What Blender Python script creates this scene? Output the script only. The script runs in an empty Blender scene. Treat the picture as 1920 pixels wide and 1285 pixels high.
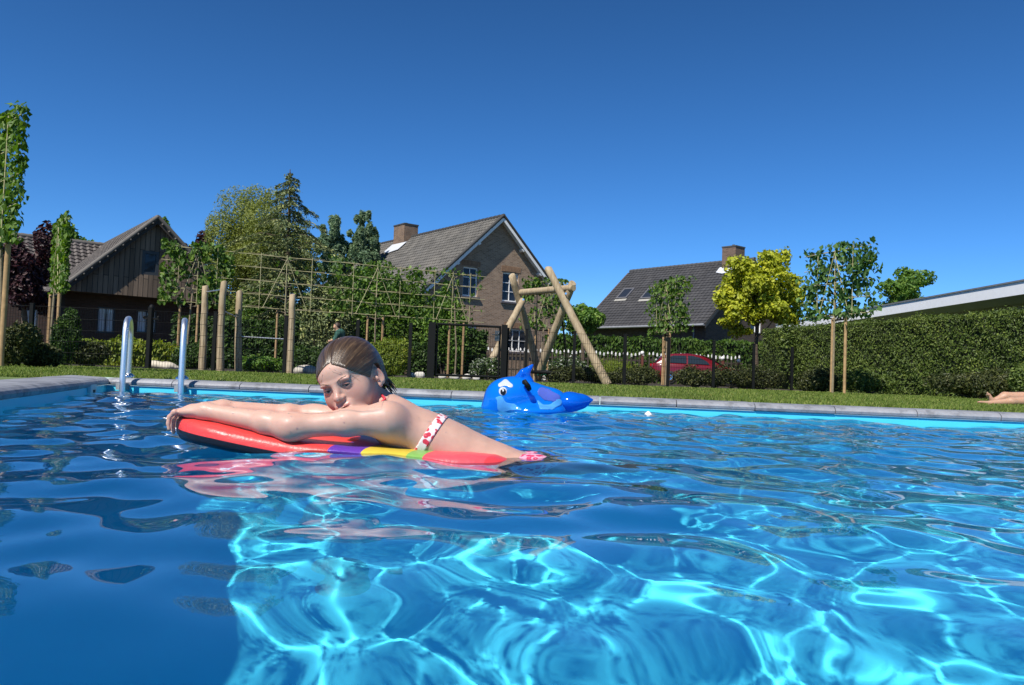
import bpy, bmesh, math, random
import numpy as np
from mathutils import Matrix, Vector
S = bpy.context.scene; C = S.collection
S.render.engine = 'CYCLES'
R_ = math.radians
# ------------------------------------------------------------------ camera
CAM_H = .225; FPX = 1500.; PITCH = R_(2.35); ROLL = .037     # water level is z = 0
_f = Vector((0, math.cos(PITCH), math.sin(PITCH))); _r0 = Vector((1, 0, 0)); _u0 = _r0.cross(_f)
_r = _r0*math.cos(ROLL) + _u0*math.sin(ROLL); _u = _u0*math.cos(ROLL) - _r0*math.sin(ROLL)
cd = bpy.data.cameras.new('camera'); cam = bpy.data.objects.new('camera', cd); C.objects.link(cam)
cd.sensor_width = 36; cd.lens = 36*FPX/1920; cd.clip_start = .02; cd.clip_end = 3000
_m = Matrix.Identity(4)
for i in range(3): _m[i][0] = _r[i]; _m[i][1] = _u[i]; _m[i][2] = -_f[i]
_m.translation = (0, 0, CAM_H); cam.matrix_world = _m; S.camera = cam
def P(px, py, d):
    """world point at forward distance d (world y) seen at photo pixel px, py"""
    v = _f*FPX + _r*(px-960) - _u*(py-642.5)
    return Vector((0, 0, CAM_H)) + v*(d/v.y)
def GX(px, d):
    """world x at forward distance d under photo column px (near the horizon)"""
    return P(px, 704+.037*(px-960), d).x
# ------------------------------------------------------------------ sky, sun
SUN_EL = R_(50); sd = Vector((-.53, -.848, 0)).normalized()*math.cos(SUN_EL); sd.z = math.sin(SUN_EL)
w = bpy.data.worlds.new('World'); S.world = w; w.use_nodes = True
nt = w.node_tree; bg = nt.nodes['Background']; sk = nt.nodes.new('ShaderNodeTexSky'); sk.sky_type = 'NISHITA'
sk.sun_disc = False; sk.sun_elevation = SUN_EL; sk.sun_rotation = math.atan2(sd.x, sd.y)
sk.altitude = 6000; sk.air_density = 1.6; sk.dust_density = 2.5; sk.ozone_density = 10.0
hs_ = nt.nodes.new('ShaderNodeHueSaturation'); hs_.inputs['Saturation'].default_value = 1.12; nt.links.new(sk.outputs[0], hs_.inputs['Color']); 
tc_ = nt.nodes.new('ShaderNodeTexCoord'); sx_ = nt.nodes.new('ShaderNodeSeparateXYZ'); nt.links.new(tc_.outputs['Generated'], sx_.inputs[0])   # the sky deepens with height
mr_ = nt.nodes.new('ShaderNodeMapRange'); mr_.inputs['From Min'].default_value = .02; mr_.inputs['From Max'].default_value = .5; mr_.inputs['To Min'].default_value = 1.12; mr_.inputs['To Max'].default_value = .72; nt.links.new(sx_.outputs[2], mr_.inputs[0])
ml_ = nt.nodes.new('ShaderNodeVectorMath'); ml_.operation = 'SCALE'; nt.links.new(hs_.outputs[0], ml_.inputs[0]); nt.links.new(mr_.outputs[0], ml_.inputs['Scale'])
nt.links.new(ml_.outputs[0], bg.inputs[0]); bg.inputs[1].default_value = .09
sl = bpy.data.lights.new('sun', 'SUN'); sl.energy = 4.2; sl.angle = R_(.5); sl.color = (1, .95, .87)
so = bpy.data.objects.new('sun', sl); C.objects.link(so); so.rotation_euler = (-sd).to_track_quat('-Z', 'Y').to_euler()
sl.cycles.is_caustics_light = True                        # real refracted sunlight on the pool floor
S.view_settings.view_transform = 'Standard'; S.view_settings.look = 'None'; S.view_settings.exposure = 0.7; S.view_settings.gamma = 1
S.cycles.use_denoising = True; S.cycles.blur_glossy = .3; S.cycles.max_bounces = 16; S.cycles.transmission_bounces = 12; S.cycles.diffuse_bounces = 8; S.cycles.glossy_bounces = 8
S.cycles.sample_clamp_indirect = 12
# ------------------------------------------------------------------ helpers
def tag(o, label=None, cat=None, group=None, kind=None):
    if label: o['label'] = label
    if cat: o['category'] = cat
    if group: o['group'] = group
    if kind: o['kind'] = kind
    return o
def empty(name, loc, rz=0, **k):
    o = bpy.data.objects.new(name, None); C.objects.link(o); o.location = loc; o.rotation_euler.z = rz; o.empty_display_size = .1
    return tag(o, **k)
def npmesh(name, v, q, mats, parent=None, smooth=True, origin=None, matidx=None):
    """mesh object from numpy verts (n,3) and quads/tris (m,4|3)"""
    v = np.asarray(v, dtype=np.float32); q = np.asarray(q, dtype=np.int32)
    if origin is not None: v = v - np.asarray(origin, dtype=np.float32)
    me = bpy.data.meshes.new(name); k = q.shape[1]
    me.vertices.add(len(v)); me.vertices.foreach_set('co', v.ravel()); me.loops.add(q.size); me.loops.foreach_set('vertex_index', q.ravel())
    me.polygons.add(len(q)); me.polygons.foreach_set('loop_start', np.arange(0, q.size, k, dtype=np.int32)); me.polygons.foreach_set('loop_total', np.full(len(q), k, dtype=np.int32))
    me.polygons.foreach_set('use_smooth', np.full(len(q), smooth))
    for m in (mats if isinstance(mats, (list, tuple)) else [mats]): me.materials.append(m)
    if matidx is not None: me.polygons.foreach_set('material_index', np.asarray(matidx, dtype=np.int32))
    me.update(calc_edges=True)
    o = bpy.data.objects.new(name, me); C.objects.link(o)
    if origin is not None: o.location = origin
    if parent is not None: o.parent = parent
    return o
class MB:
    """collects shapes, links them as ONE mesh object"""
    def __init__(s): s.v = []; s.f = []; s.sm = []; s.mi = []
    def raw(s, v, f, smooth=False, mi=0):
        b = len(s.v); s.v += [tuple(p) for p in v]; s.f += [tuple(b+i for i in q) for q in f]; s.sm += [smooth]*len(f); s.mi += [mi]*len(f); return s
    def box(s, c, d, rz=0, rot=None, mi=0):
        M = rot if rot is not None else Matrix.Rotation(rz, 3, 'Z')
        v = [Vector(c) + M @ Vector((x*d[0]/2, y*d[1]/2, z*d[2]/2)) for z in (-1, 1) for y in (-1, 1) for x in (-1, 1)]
        return s.raw(v, [(0, 2, 3, 1), (4, 5, 7, 6), (0, 1, 5, 4), (2, 6, 7, 3), (0, 4, 6, 2), (1, 3, 7, 5)], mi=mi)
    def tube(s, pts, r, n=8, cap=True, mi=0, sy=1.0):
        pts = [Vector(p) for p in pts]; rr = r if isinstance(r, (list, tuple)) else [r]*len(pts); v = []; f = []; pn = None
        for i, p in enumerate(pts):
            t = (pts[min(i+1, len(pts)-1)] - pts[max(i-1, 0)]).normalized()
            a = pn if pn is not None else (Vector((0, 0, 1)) if abs(t.z) < .9 else Vector((1, 0, 0)))
            a = (a - t*a.dot(t)).normalized(); pn = a; b = t.cross(a)
            for k in range(n):
                th = 2*math.pi*k/n; v.append(p + (a*math.cos(th) + b*math.sin(th)*sy)*rr[i])
        for i in range(len(pts)-1):
            for k in range(n): f.append((i*n+k, i*n+(k+1) % n, (i+1)*n+(k+1) % n, (i+1)*n+k))
        s.raw(v, f, True, mi)
        if cap: s.raw([v[k] for k in range(n)], [tuple(range(n-1, -1, -1))], False, mi); s.raw([v[len(v)-n+k] for k in range(n)], [tuple(range(n))], False, mi)
        return s
    def lathe(s, prof, c=(0, 0, 0), n=16, mi=0, rot=None):
        v = []; f = []; M = rot if rot is not None else Matrix.Identity(3)
        for r, z in prof:
            for k in range(n): v.append(Vector(c) + M @ Vector((r*math.cos(2*math.pi*k/n), r*math.sin(2*math.pi*k/n), z)))
        for i in range(len(prof)-1):
            for k in range(n): f.append((i*n+k, i*n+(k+1) % n, (i+1)*n+(k+1) % n, (i+1)*n+k))
        return s.raw(v, f, True, mi)
    def ball(s, c, r, n=14, mi=0, sc=(1, 1, 1), rot=None):
        pr = [(math.sin(math.pi*i/n)*1.0, -math.cos(math.pi*i/n)) for i in range(n+1)]; M = rot if rot is not None else Matrix.Identity(3)
        v = []; f = []
        for a, z in pr:
            for k in range(n): v.append(Vector(c) + M @ Vector((a*math.cos(2*math.pi*k/n)*r*sc[0], a*math.sin(2*math.pi*k/n)*r*sc[1], z*r*sc[2])))
        for i in range(n):
            for k in range(n): f.append((i*n+k, i*n+(k+1) % n, (i+1)*n+(k+1) % n, (i+1)*n+k))
        return s.raw(v, f, True, mi)
    def prism(s, poly, a, b, mi=0):
        """poly: list of 3-D points (ccw seen from outside); extruded by vector b-a"""
        n = len(poly); o = Vector(b) - Vector(a); v = [Vector(p) for p in poly] + [Vector(p)+o for p in poly]
        f = [tuple(range(n-1, -1, -1)), tuple(range(n, 2*n))] + [(i, (i+1) % n, n+(i+1) % n, n+i) for i in range(n)]
        return s.raw(v, f, mi=mi)
    def build(s, name, mats, parent=None, origin=None, fix=True, bevel=0):
        me = bpy.data.meshes.new(name); og = Vector(origin) if origin is not None else Vector((0, 0, 0))
        me.from_pydata([Vector(p)-og for p in s.v], [], s.f)
        me.polygons.foreach_set('use_smooth', s.sm); me.polygons.foreach_set('material_index', s.mi)
        for m in (mats if isinstance(mats, (list, tuple)) else [mats]): me.materials.append(m)
        if fix:
            bm = bmesh.new(); bm.from_mesh(me); bmesh.ops.recalc_face_normals(bm, faces=bm.faces); bm.to_mesh(me); bm.free()
        me.update(); o = bpy.data.objects.new(name, me); C.objects.link(o)
        if origin is not None: o.location = og
        if parent is not None: o.parent = parent
        if bevel:
            b = o.modifiers.new('bevel', 'BEVEL'); b.width = bevel; b.segments = 2; b.limit_method = 'ANGLE'
        return o
def copy_tree(o, parent=None):
    c = o.copy(); C.objects.link(c); c.parent = parent
    for k in ('label',):
        if parent is None and k in c: del c[k]
    for ch in [x for x in bpy.data.objects if x.parent == o]: copy_tree(ch, c)
    return c
# ------------------------------------------------------------------ materials
class NB:
    def __init__(s, name):
        s.m = bpy.data.materials.new(name); s.m.use_nodes = True; s.t = s.m.node_tree; s.b = s.t.nodes['Principled BSDF']; s.out = s.t.nodes['Material Output']
    def n(s, typ, **k):
        x = s.t.nodes.new('ShaderNode'+typ)
        for a, v in k.items():
            if hasattr(x, a) and a not in ('inputs',): setattr(x, a, v)
        return x
    def l(s, a, b): s.t.links.new(a, b)
    def set(s, **k):
        for a, v in k.items(): s.b.inputs[a.replace('_', ' ')].default_value = (*v, 1) if isinstance(v, tuple) and len(v) == 3 else v
        return s
    def coord(s, kind='Object', scale=(1, 1, 1)):
        c = s.n('TexCoord'); mp = s.n('Mapping'); mp.inputs['Scale'].default_value = scale; s.l(c.outputs[kind], mp.inputs[0]); return mp.outputs[0]
    def noise(s, vec, scale, detail=4, rough=.6):
        x = s.n('TexNoise'); x.inputs['Scale'].default_value = scale; x.inputs['Detail'].default_value = detail; x.inputs['Roughness'].default_value = rough
        if vec is not None: s.l(vec, x.inputs['Vector'])
        return x.outputs['Fac']
    def ramp(s, fac, stops, interp='LINEAR'):
        r = s.n('ValToRGB'); r.color_ramp.interpolation = interp; e = r.color_ramp.elements
        while len(e) < len(stops): e.new(.5)
        for i, (p, c) in enumerate(stops): e[i].position = p; e[i].color = (*c, 1)
        s.l(fac, r.inputs[0]); return r.outputs[0]
    def mix(s, fac, a, b, mode='MIX'):
        x = s.n('Mix'); x.data_type = 'RGBA'; x.blend_type = mode
        for v, i in ((fac, 0), (a, 6), (b, 7)):
            if hasattr(v, 'links') or hasattr(v, 'is_linked'): s.l(v, x.inputs[i])
            else: x.inputs[i].default_value = v if i == 0 else (*v, 1)
        return x.outputs[2]
    def bump(s, h, strength=.3, dist=.01):
        x = s.n('Bump'); x.inputs['Strength'].default_value = strength; x.inputs['Distance'].default_value = dist; s.l(h, x.inputs['Height']); s.l(x.outputs[0], s.b.inputs['Normal']); return x
    def col(s, sock): s.l(sock, s.b.inputs['Base Color']); return s
def plain(name, c, r=.6, metal=0., vary=.15, scale=6., bump=0.):
    b = NB(name); f = b.noise(b.coord(), scale)
    b.col(b.ramp(f, [(.25, tuple(x*(1-vary) for x in c)), (.75, tuple(min(1, x*(1+vary)) for x in c))])); b.set(Roughness=r, Metallic=metal)
    if bump: b.bump(f, bump, .01)
    return b.m
def leafmat(name, c1, c2, c3=None, trans=.35, rough=.55, patch=1.1):
    b = NB(name); g = b.n('NewGeometry'); f = g.outputs['Random Per Island']
    st = [(0, c1), (1, c2)] if c3 is None else [(0, c1), (.75, c2), (1, c3)]
    c = b.ramp(f, st); c = b.mix(1, c, b.ramp(b.noise(b.coord(), patch, 4, .65), [(.32, (.72, .72, .66)), (.5, (1, 1, 1)), (.7, (1.22, 1.12, .95))]), 'MULTIPLY'); b.col(c); b.set(Roughness=rough); b.b.inputs['Specular IOR Level'].default_value = .35
    t = b.n('BsdfTranslucent'); hs = b.n('HueSaturation'); hs.inputs['Saturation'].default_value = 1.15; hs.inputs['Value'].default_value = 1.25; b.l(c, hs.inputs['Color']); b.l(hs.outputs[0], t.inputs[0])
    mx = b.n('MixShader'); mx.inputs[0].default_value = trans; b.l(b.b.outputs[0], mx.inputs[1]); b.l(t.outputs[0], mx.inputs[2]); b.l(mx.outputs[0], b.out.inputs[0])
    return b.m
# ------------------------------------------------------------------ implicit surfaces (for bodies, toys, boulders)
def _smin(a, b, k):
    if k <= 0: return np.minimum(a, b)
    h = np.maximum(k-np.abs(a-b), 0)/k
    return np.minimum(a, b) - h*h*k*.25
class Cap:
    def __init__(s, a, b, ra, rb, k=.02): s.a = np.array(a, float); s.b = np.array(b, float); s.ra = ra; s.rb = rb; s.k = k; s.sub = False
    def box(s): r = max(s.ra, s.rb); return np.minimum(s.a, s.b)-r, np.maximum(s.a, s.b)+r
    def d(s, X, Y, Z):
        v = s.b-s.a; L = v@v+1e-12; x = X-s.a[0]; y = Y-s.a[1]; z = Z-s.a[2]
        t = np.clip((x*v[0]+y*v[1]+z*v[2])/L, 0, 1)
        return np.sqrt((x-t*v[0])**2+(y-t*v[1])**2+(z-t*v[2])**2)-(s.ra+(s.rb-s.ra)*t)
class Ell:
    def __init__(s, c, r, M=None, k=.02, sub=False): s.c = np.array(c, float); s.r = np.array(r, float); s.M = np.eye(3) if M is None else np.array(M, float); s.k = k; s.sub = sub
    def box(s): e = np.sqrt(((s.M*s.r[None, :])**2).sum(1)); return s.c-e, s.c+e      # columns of M = axes
    def d(s, X, Y, Z):
        x = X-s.c[0]; y = Y-s.c[1]; z = Z-s.c[2]; q = [x*s.M[0, i]+y*s.M[1, i]+z*s.M[2, i] for i in range(3)]
        k0 = np.sqrt(sum((q[i]/s.r[i])**2 for i in range(3))); k1 = np.sqrt(sum((q[i]/s.r[i]**2)**2 for i in range(3)))
        return k0*(k0-1)/np.maximum(k1, 1e-9)
def field(prims, lo, hi, h, post=None):
    lo = np.array(lo, float); n = np.ceil((np.array(hi)-lo)/h).astype(int)+1
    ax = [(lo[i]+h*np.arange(n[i])).astype(np.float32) for i in range(3)]
    V = np.full(n, .5, np.float32)
    for p in prims:
        a, b = p.box(); mg = p.k+4*h
        i0 = np.maximum(((a-mg-lo)/h).astype(int), 0); i1 = np.minimum(((b+mg-lo)/h).astype(int)+2, n)
        if (i1 <= i0).any(): continue
        sl_ = tuple(slice(i0[i], i1[i]) for i in range(3))
        X = ax[0][sl_[0], None, None]; Y = ax[1][None, sl_[1], None]; Z = ax[2][None, None, sl_[2]]
        D = p.d(X, Y, Z).astype(np.float32)
        V[sl_] = -_smin(-V[sl_], D, p.k) if p.sub else _smin(V[sl_], D, p.k)
    if post: V = post(V, ax[0][:, None, None], ax[1][None, :, None], ax[2][None, None, :])
    return V, lo
def nets(V, lo, h):
    s = V < 0
    cs = s[:-1, :-1, :-1].astype(np.int8)
    for d in ((1,0,0),(0,1,0),(0,0,1),(1,1,0),(1,0,1),(0,1,1),(1,1,1)):
        cs = cs + s[d[0]:s.shape[0]-1+d[0], d[1]:s.shape[1]-1+d[1], d[2]:s.shape[2]-1+d[2]]
    I, J, K = np.nonzero((cs > 0) & (cs < 8)); idm = np.full(cs.shape, -1, np.int32); idm[I, J, K] = np.arange(len(I))
    cr = [(a, b, c) for a in (0, 1) for b in (0, 1) for c in (0, 1)]; val = {c: V[I+c[0], J+c[1], K+c[2]] for c in cr}
    acc = np.zeros((len(I), 3)); cnt = np.zeros(len(I))
    for c in cr:
        for ax_ in range(3):
            if c[ax_] == 0:
                e = list(c); e[ax_] = 1; e = tuple(e); a = val[c]; b = val[e]; mk = (a < 0) != (b < 0)
                t = np.where(mk, a/np.where(mk, a-b, 1), 0); p = np.array(c, float)[None, :].repeat(len(I), 0); p[:, ax_] = t
                acc += p*mk[:, None]; cnt += mk
    v = lo + h*(np.stack([I, J, K], 1) + acc/np.maximum(cnt, 1)[:, None]); Q = []
    for ax_ in range(3):
        o1, o2 = [(1, 2), (2, 0), (0, 1)][ax_]; a = s; sh = [slice(None)]*3; sh2 = [slice(None)]*3
        sh[ax_] = slice(0, -1); sh2[ax_] = slice(1, None); ch = s[tuple(sh)] != s[tuple(sh2)]
        E = np.stack(np.nonzero(ch), 1)
        E = E[(E[:, o1] > 0) & (E[:, o2] > 0) & (E[:, o1] < s.shape[o1]-1) & (E[:, o2] < s.shape[o2]-1)]
        ins = s[E[:, 0], E[:, 1], E[:, 2]]; c = []
        for d1, d2 in ((-1, -1), (0, -1), (0, 0), (-1, 0)):
            q = E.copy(); q[:, o1] += d1; q[:, o2] += d2; c.append(idm[q[:, 0], q[:, 1], q[:, 2]])
        q = np.stack(c, 1); q[~ins] = q[~ins][:, ::-1]; Q.append(q)
    q = np.concatenate(Q); return v, q[(q >= 0).all(1)]
def bounds(prims, pad=.03):
    a = np.min([p.box()[0] for p in prims if not p.sub], 0)-pad; b = np.max([p.box()[1] for p in prims if not p.sub], 0)+pad; return a, b
def sdf_obj(name, prims, h, mats, parent=None, post=None, lo=None, hi=None, origin=None):
    a, b = bounds(prims); V, l0 = field(prims, a if lo is None else lo, b if hi is None else hi, h, post); v, q = nets(V, l0, h)
    return npmesh(name, v, q, mats, parent, True, origin)
# ------------------------------------------------------------------ foliage
def unit(a): return a/np.maximum(np.linalg.norm(a, axis=-1, keepdims=True), 1e-9)
def leaves(pts, nrm, size, rng, asp=.6, jit=.7, axis=None, fold=.15):
    """diamond leaves: verts, quads"""
    n = len(pts); nr = unit(nrm + rng.normal(0, jit, (n, 3))); a = rng.normal(0, 1, (n, 3)) if axis is None else axis + rng.normal(0, .35, (n, 3))
    t = unit(a - nr*(a*nr).sum(1, keepdims=True)); b = np.cross(nr, t); L = size*rng.uniform(.6, 1.3, (n, 1)); W = L*asp*.5
    v = np.stack([pts - t*L*.5, pts + b*W + nr*fold*L - t*L*.05, pts + t*L*.5, pts - b*W + nr*fold*L - t*L*.05], 1)
    return v.reshape(-1, 3), np.arange(4*n).reshape(-1, 4)
def blob_pts(blobs, n, rng, inner=.45):
    B = np.array([(*c, *r) for c, r in blobs], float); wt = (B[:, 3]*B[:, 4]+B[:, 4]*B[:, 5]+B[:, 3]*B[:, 5]); i = rng.choice(len(B), n, p=wt/wt.sum())
    d = unit(rng.normal(0, 1, (n, 3))); r = 1-inner*rng.random((n, 1))**1.6 + rng.normal(0, .05, (n, 1))
    return B[i, :3] + d*r*B[i, 3:], d
def crown_blobs(c, r, k, rng, br=(.28, .42), low=-.9):
    out = []; c = np.array(c); r = np.array(r)
    while len(out) < k:
        d = rng.normal(0, 1, 3); d /= np.linalg.norm(d)
        if d[2] < low: continue
        q = rng.uniform(.25, .98)*d; s = rng.uniform(*br); out.append((c+q*r, r*s*np.array([1, 1, rng.uniform(.75, 1.05)])))
    return out
def trunk_mb(base, top, r0, r1, rng, limbs=5, spread=(1, 1, 1), start=.45, lmax=99.):
    m = MB(); base = Vector(base); top = Vector(top); n = 6; pts = [base.lerp(top, i/n) + Vector((rng.normal(0, .03), rng.normal(0, .03), 0))*((top-base).length*.25*(0 < i < n)) for i in range(n+1)]
    m.tube(pts, [r0+(r1-r0)*i/n for i in range(n+1)], 8); H = (top-base).length
    for i in range(limbs):
        t = start+(1-start)*i/limbs; p = base.lerp(top, t); a = rng.uniform(0, 6.28); L = min(H*rng.uniform(.25, .42), lmax*rng.uniform(.5, .8)*(1.15-.5*i/limbs))
        q = p + Vector((math.cos(a)*spread[0]*L, math.sin(a)*spread[1]*L, spread[2]*L*rng.uniform(.5, 1))); mid = p.lerp(q, .5) + Vector((0, 0, -.08*L))
        r = r0+(r1-r0)*t; m.tube([p, mid, q], [r*.6, r*.4, r*.15], 6)
    return m
def tree(name, label, cat, base, crown, n, size, lm, bm_, seed, blobs=14, trunk=.12, group=None, limbs=6, asp=.6, inner=.45, br=(.28, .42), extra=None, low=-.9):
    rng = np.random.default_rng(seed); c, r = crown; o = empty(name, base, label=label, cat=cat, group=group); b0 = Vector(base)
    top = Vector((c[0], c[1], c[2]+r[2]*.5)); m = trunk_mb(base, top, trunk, trunk*.25, rng, limbs, (r[0]/max(r), r[1]/max(r), .9), .45, min(r))
    m.v = [Vector(p)-b0 for p in m.v]; m.build('trunk', bm_, o, fix=False)
    bl = crown_blobs(c, r, blobs, rng, br, low) + (extra or []); p, d = blob_pts(bl, n, rng, inner)
    v, q = leaves(p, d+np.array([0, 0, .3]), size, rng, asp); npmesh('crown', v-np.array(base), q, lm, o, False)
    return o
def bush(name, label, base, blobs, n, size, lm, bm_, seed, asp=.55, group=None, cat='shrub', inner=.5, jit=.7):
    """shrub: leafy mass on a few stems; blobs relative to base"""
    rng = np.random.default_rng(seed); o = empty(name, base, label=label, cat=cat, group=group); p, d = blob_pts(blobs, n, rng, inner)
    p[:, 2] = np.maximum(p[:, 2], .01); v, q = leaves(p, d+np.array([0, 0, .35]), size, rng, asp, jit); npmesh('foliage', v, q, lm, o, False); m = MB()
    for c, r in blobs[:6]: m.tube([(0, 0, -.02), (c[0]*.8, c[1]*.8, c[2]*.5), tuple(c)], [.025, .018, .008], 6)
    m.build('stem', bm_, o, fix=False); return o
# ------------------------------------------------------------------ shared materials
bark = plain('bark', (.09, .065, .045), .9, vary=.35, scale=14, bump=.5)
bark_pale = plain('pale_bark', (.2, .16, .1), .85, vary=.3, scale=18, bump=.4)
black_metal = plain('black_powder_coat', (.006, .0065, .007), .6, vary=.1)
black_metal.node_tree.nodes['Principled BSDF'].inputs['Specular IOR Level'].default_value = .15
def logmat():
    b = NB('peeled_robinia_log'); c = b.coord('Object', (9, 9, 1.1)); f = b.noise(c, 2.2, 6, .65); g = b.noise(b.coord('Object', (1, 1, 1)), 3.5)
    k = b.ramp(f, [(.25, (.2, .145, .085)), (.5, (.38, .3, .195)), (.8, (.46, .385, .27))]); k2 = b.ramp(g, [(.3, (.75, .7, .62)), (.7, (1, 1, 1))])
    b.col(b.mix(1, k, k2, 'MULTIPLY')); b.set(Roughness=.75); b.bump(f, .35, .02); return b.m
log_m = logmat()
stake_m = plain('stake_wood', (.33, .21, .1), .8, vary=.3, scale=12)
bamboo = plain('bamboo', (.36, .33, .17), .55, vary=.2, scale=10)
white_paint = plain('white_paint', (.75, .75, .73), .5, vary=.05)
steel = NB('polished_steel').set(Base_Color=(.78, .79, .8), Metallic=1., Roughness=.12).m
stone_pale = plain('pale_stone', (.36, .33, .28), .9, vary=.35, scale=9, bump=.6)
glass_dark = NB('window_glass').set(Base_Color=(.02, .025, .035), Roughness=.05).m; glass_dark.node_tree.nodes['Principled BSDF'].inputs['Specular IOR Level'].default_value = .35
L_lime = leafmat('lime_leaves', (.05, .105, .016), (.1, .185, .026), (.17, .26, .045))
L_green = leafmat('green_leaves', (.06, .14, .022), (.13, .24, .038), (.22, .32, .06))
L_dark = leafmat('dark_leaves', (.026, .06, .014), (.06, .115, .025), (.1, .165, .036))
L_purple = leafmat('copper_beech_leaves', (.018, .006, .01), (.045, .014, .02), (.09, .04, .04), .2)
L_yellow = leafmat('golden_maple_leaves', (.22, .26, .015), (.35, .39, .022), (.48, .49, .045), .3)
L_willow = leafmat('willow_leaves', (.13, .165, .035), (.22, .26, .055), (.31, .34, .085))
L_blue = leafmat('birch_leaves', (.11, .18, .1), (.19, .28, .16), (.27, .35, .2))
L_cedar = leafmat('cedar_needles', (.07, .1, .045), (.17, .21, .08), (.38, .4, .15), .15)
L_yew = leafmat('yew_sprays', (.022, .032, .009), (.06, .075, .018), (.11, .115, .03), .2)
L_beech = leafmat('hornbeam_leaves', (.035, .085, .012), (.075, .15, .02), (.14, .22, .03))
L_hedge = leafmat('conifer_hedge_sprays', (.045, .075, .015), (.1, .15, .026), (.18, .23, .045), .2)
L_sun = leafmat('laurel_leaves', (.11, .17, .02), (.21, .27, .035), (.34, .37, .06))
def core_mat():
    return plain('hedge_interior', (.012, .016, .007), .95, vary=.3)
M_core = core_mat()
# ------------------------------------------------------------------ pool basin, coping, lawn, water
WATER_D = -1.45; TOP = .095
def wl(d): return -2.13-(d-3.33)*.339                      # x of the left wall at distance d
PA = Vector((wl(6.1), 6.1)); PB = Vector((5.4, 5.12)); PC = Vector((5.7, -2.6)); PD = Vector((wl(-1.7), -1.7))
POOL = [PD, PA, PB, PC]                                     # clockwise seen from above
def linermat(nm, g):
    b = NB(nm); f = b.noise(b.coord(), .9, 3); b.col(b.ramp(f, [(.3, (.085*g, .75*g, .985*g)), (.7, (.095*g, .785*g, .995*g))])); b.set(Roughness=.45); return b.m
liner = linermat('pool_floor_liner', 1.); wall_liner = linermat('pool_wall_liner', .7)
LT = .04
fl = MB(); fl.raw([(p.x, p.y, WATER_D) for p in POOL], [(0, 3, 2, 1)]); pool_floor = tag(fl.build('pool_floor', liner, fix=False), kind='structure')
wv = []; wf = []
pw = MB()
for i in range(4):
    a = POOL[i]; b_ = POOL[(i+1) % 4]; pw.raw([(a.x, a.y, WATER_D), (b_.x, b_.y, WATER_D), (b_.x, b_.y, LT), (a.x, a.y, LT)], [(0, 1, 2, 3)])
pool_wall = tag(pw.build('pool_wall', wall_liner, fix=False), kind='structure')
# coping stones
def coping_mat():
    b = NB('bluestone_coping'); c = b.coord(); f = b.noise(c, 30, 5); g = b.noise(c, 2.4, 2)
    k = b.ramp(f, [(.25, (.15, .155, .175)), (.75, (.26, .265, .285))]); q = b.mix(.5, k, b.ramp(g, [(.3, (.14, .145, .165)), (.7, (.31, .32, .345))])); b.col(b.mix(1, q, b.ramp(b.noise(c, 7, 6, .75), [(.38, (.62, .62, .62)), (.5, (1, 1, 1)), (.72, (1.15, 1.13, 1.1))]), 'MULTIPLY')); b.set(Roughness=.6); b.bump(f, .3, .004); return b.m
cop = coping_mat(); cm = MB(); CW = .33
prof = [(CW, LT+.001), (CW, TOP), (.03, TOP), (.008, TOP-.005), (-.012, TOP-.016), (-.022, TOP-.03), (-.018, LT+.008), (-.005, LT+.001)]   # distance outwards from the wall, z
rngc = random.Random(4)
for i in range(4):
    a = POOL[i]; b_ = POOL[(i+1) % 4]; t = (b_-a); L = t.length; t.normalize(); nout = Vector((-t.y, t.x)); n = round(L/.52)
    pv = POOL[i-1]; nx = POOL[(i+2) % 4]
    def miter(p, o, at_start):
        # offset along edge so that neighbouring runs meet on the bisector
        t2 = (a-pv).normalized() if at_start else (nx-b_).normalized(); c_ = t.dot(t2); s_ = t.x*t2.y-t.y*t2.x
        k = math.tan(math.acos(max(-1, min(1, c_)))/2)*(1 if s_ < 0 else -1); return -o*k if at_start else o*k
    for j in range(n):
        s0 = L*j/n + (.003 if j else 0); s1 = L*(j+1)/n - (.003 if j < n-1 else 0); dz = rngc.uniform(-.0015, .0015); v = []
        for e in (0, 1):
            for o, z in prof:
                sft = (miter(a, o, True) if (j == 0 and e == 0) else 0) + (miter(b_, o, False) if (j == n-1 and e == 1) else 0)
                q = a + t*((s0 if e == 0 else s1)+sft) + nout*o; v.append((q.x, q.y, z+dz))
        m_ = len(prof); cm.raw(v, [(k, (k+1) % m_, m_+(k+1) % m_, m_+k) for k in range(m_)], False)
        cm.raw(v[:m_], [tuple(range(m_))]); cm.raw(v[m_:], [tuple(range(m_-1, -1, -1))])
for k in range(len(cm.sm)): cm.sm[k] = False
coping = tag(cm.build('pool_coping', cop, bevel=0), kind='structure')
# lawn: one sheet reaching the horizon, with the pool cut out
def lawnmat():
    b = NB('lawn_turf'); c = b.coord(); f = b.noise(c, 3.2, 6, .7); g = b.noise(c, .5, 3); k = b.ramp(f, [(.3, (.07, .12, .02)), (.55, (.12, .18, .032)), (.8, (.18, .22, .055))])
    b.col(b.mix(.45, k, b.ramp(g, [(.35, (.06, .1, .02)), (.65, (.13, .165, .045))]))); b.set(Roughness=.9); b.bump(b.noise(c, 40, 4), .6, .03); return b.m
def outward(o):
    r = []
    for i in range(4):
        p0 = POOL[i-1]; p1 = POOL[i]; p2 = POOL[(i+1) % 4]; t1 = (p1-p0).normalized(); t2 = (p2-p1).normalized(); n1 = Vector((-t1.y, t1.x)); n2 = Vector((-t2.y, t2.x)); bi = (n1+n2).normalized(); r.append(p1+bi*(o/bi.dot(n1)))
    return r
IN = outward(CW-.02); far = [(-900, -900), (-900, 1500), (900, 1500), (900, -900)]; mid = [(-30, -30), (-30, 60), (30, 60), (30, -30)]
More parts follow.
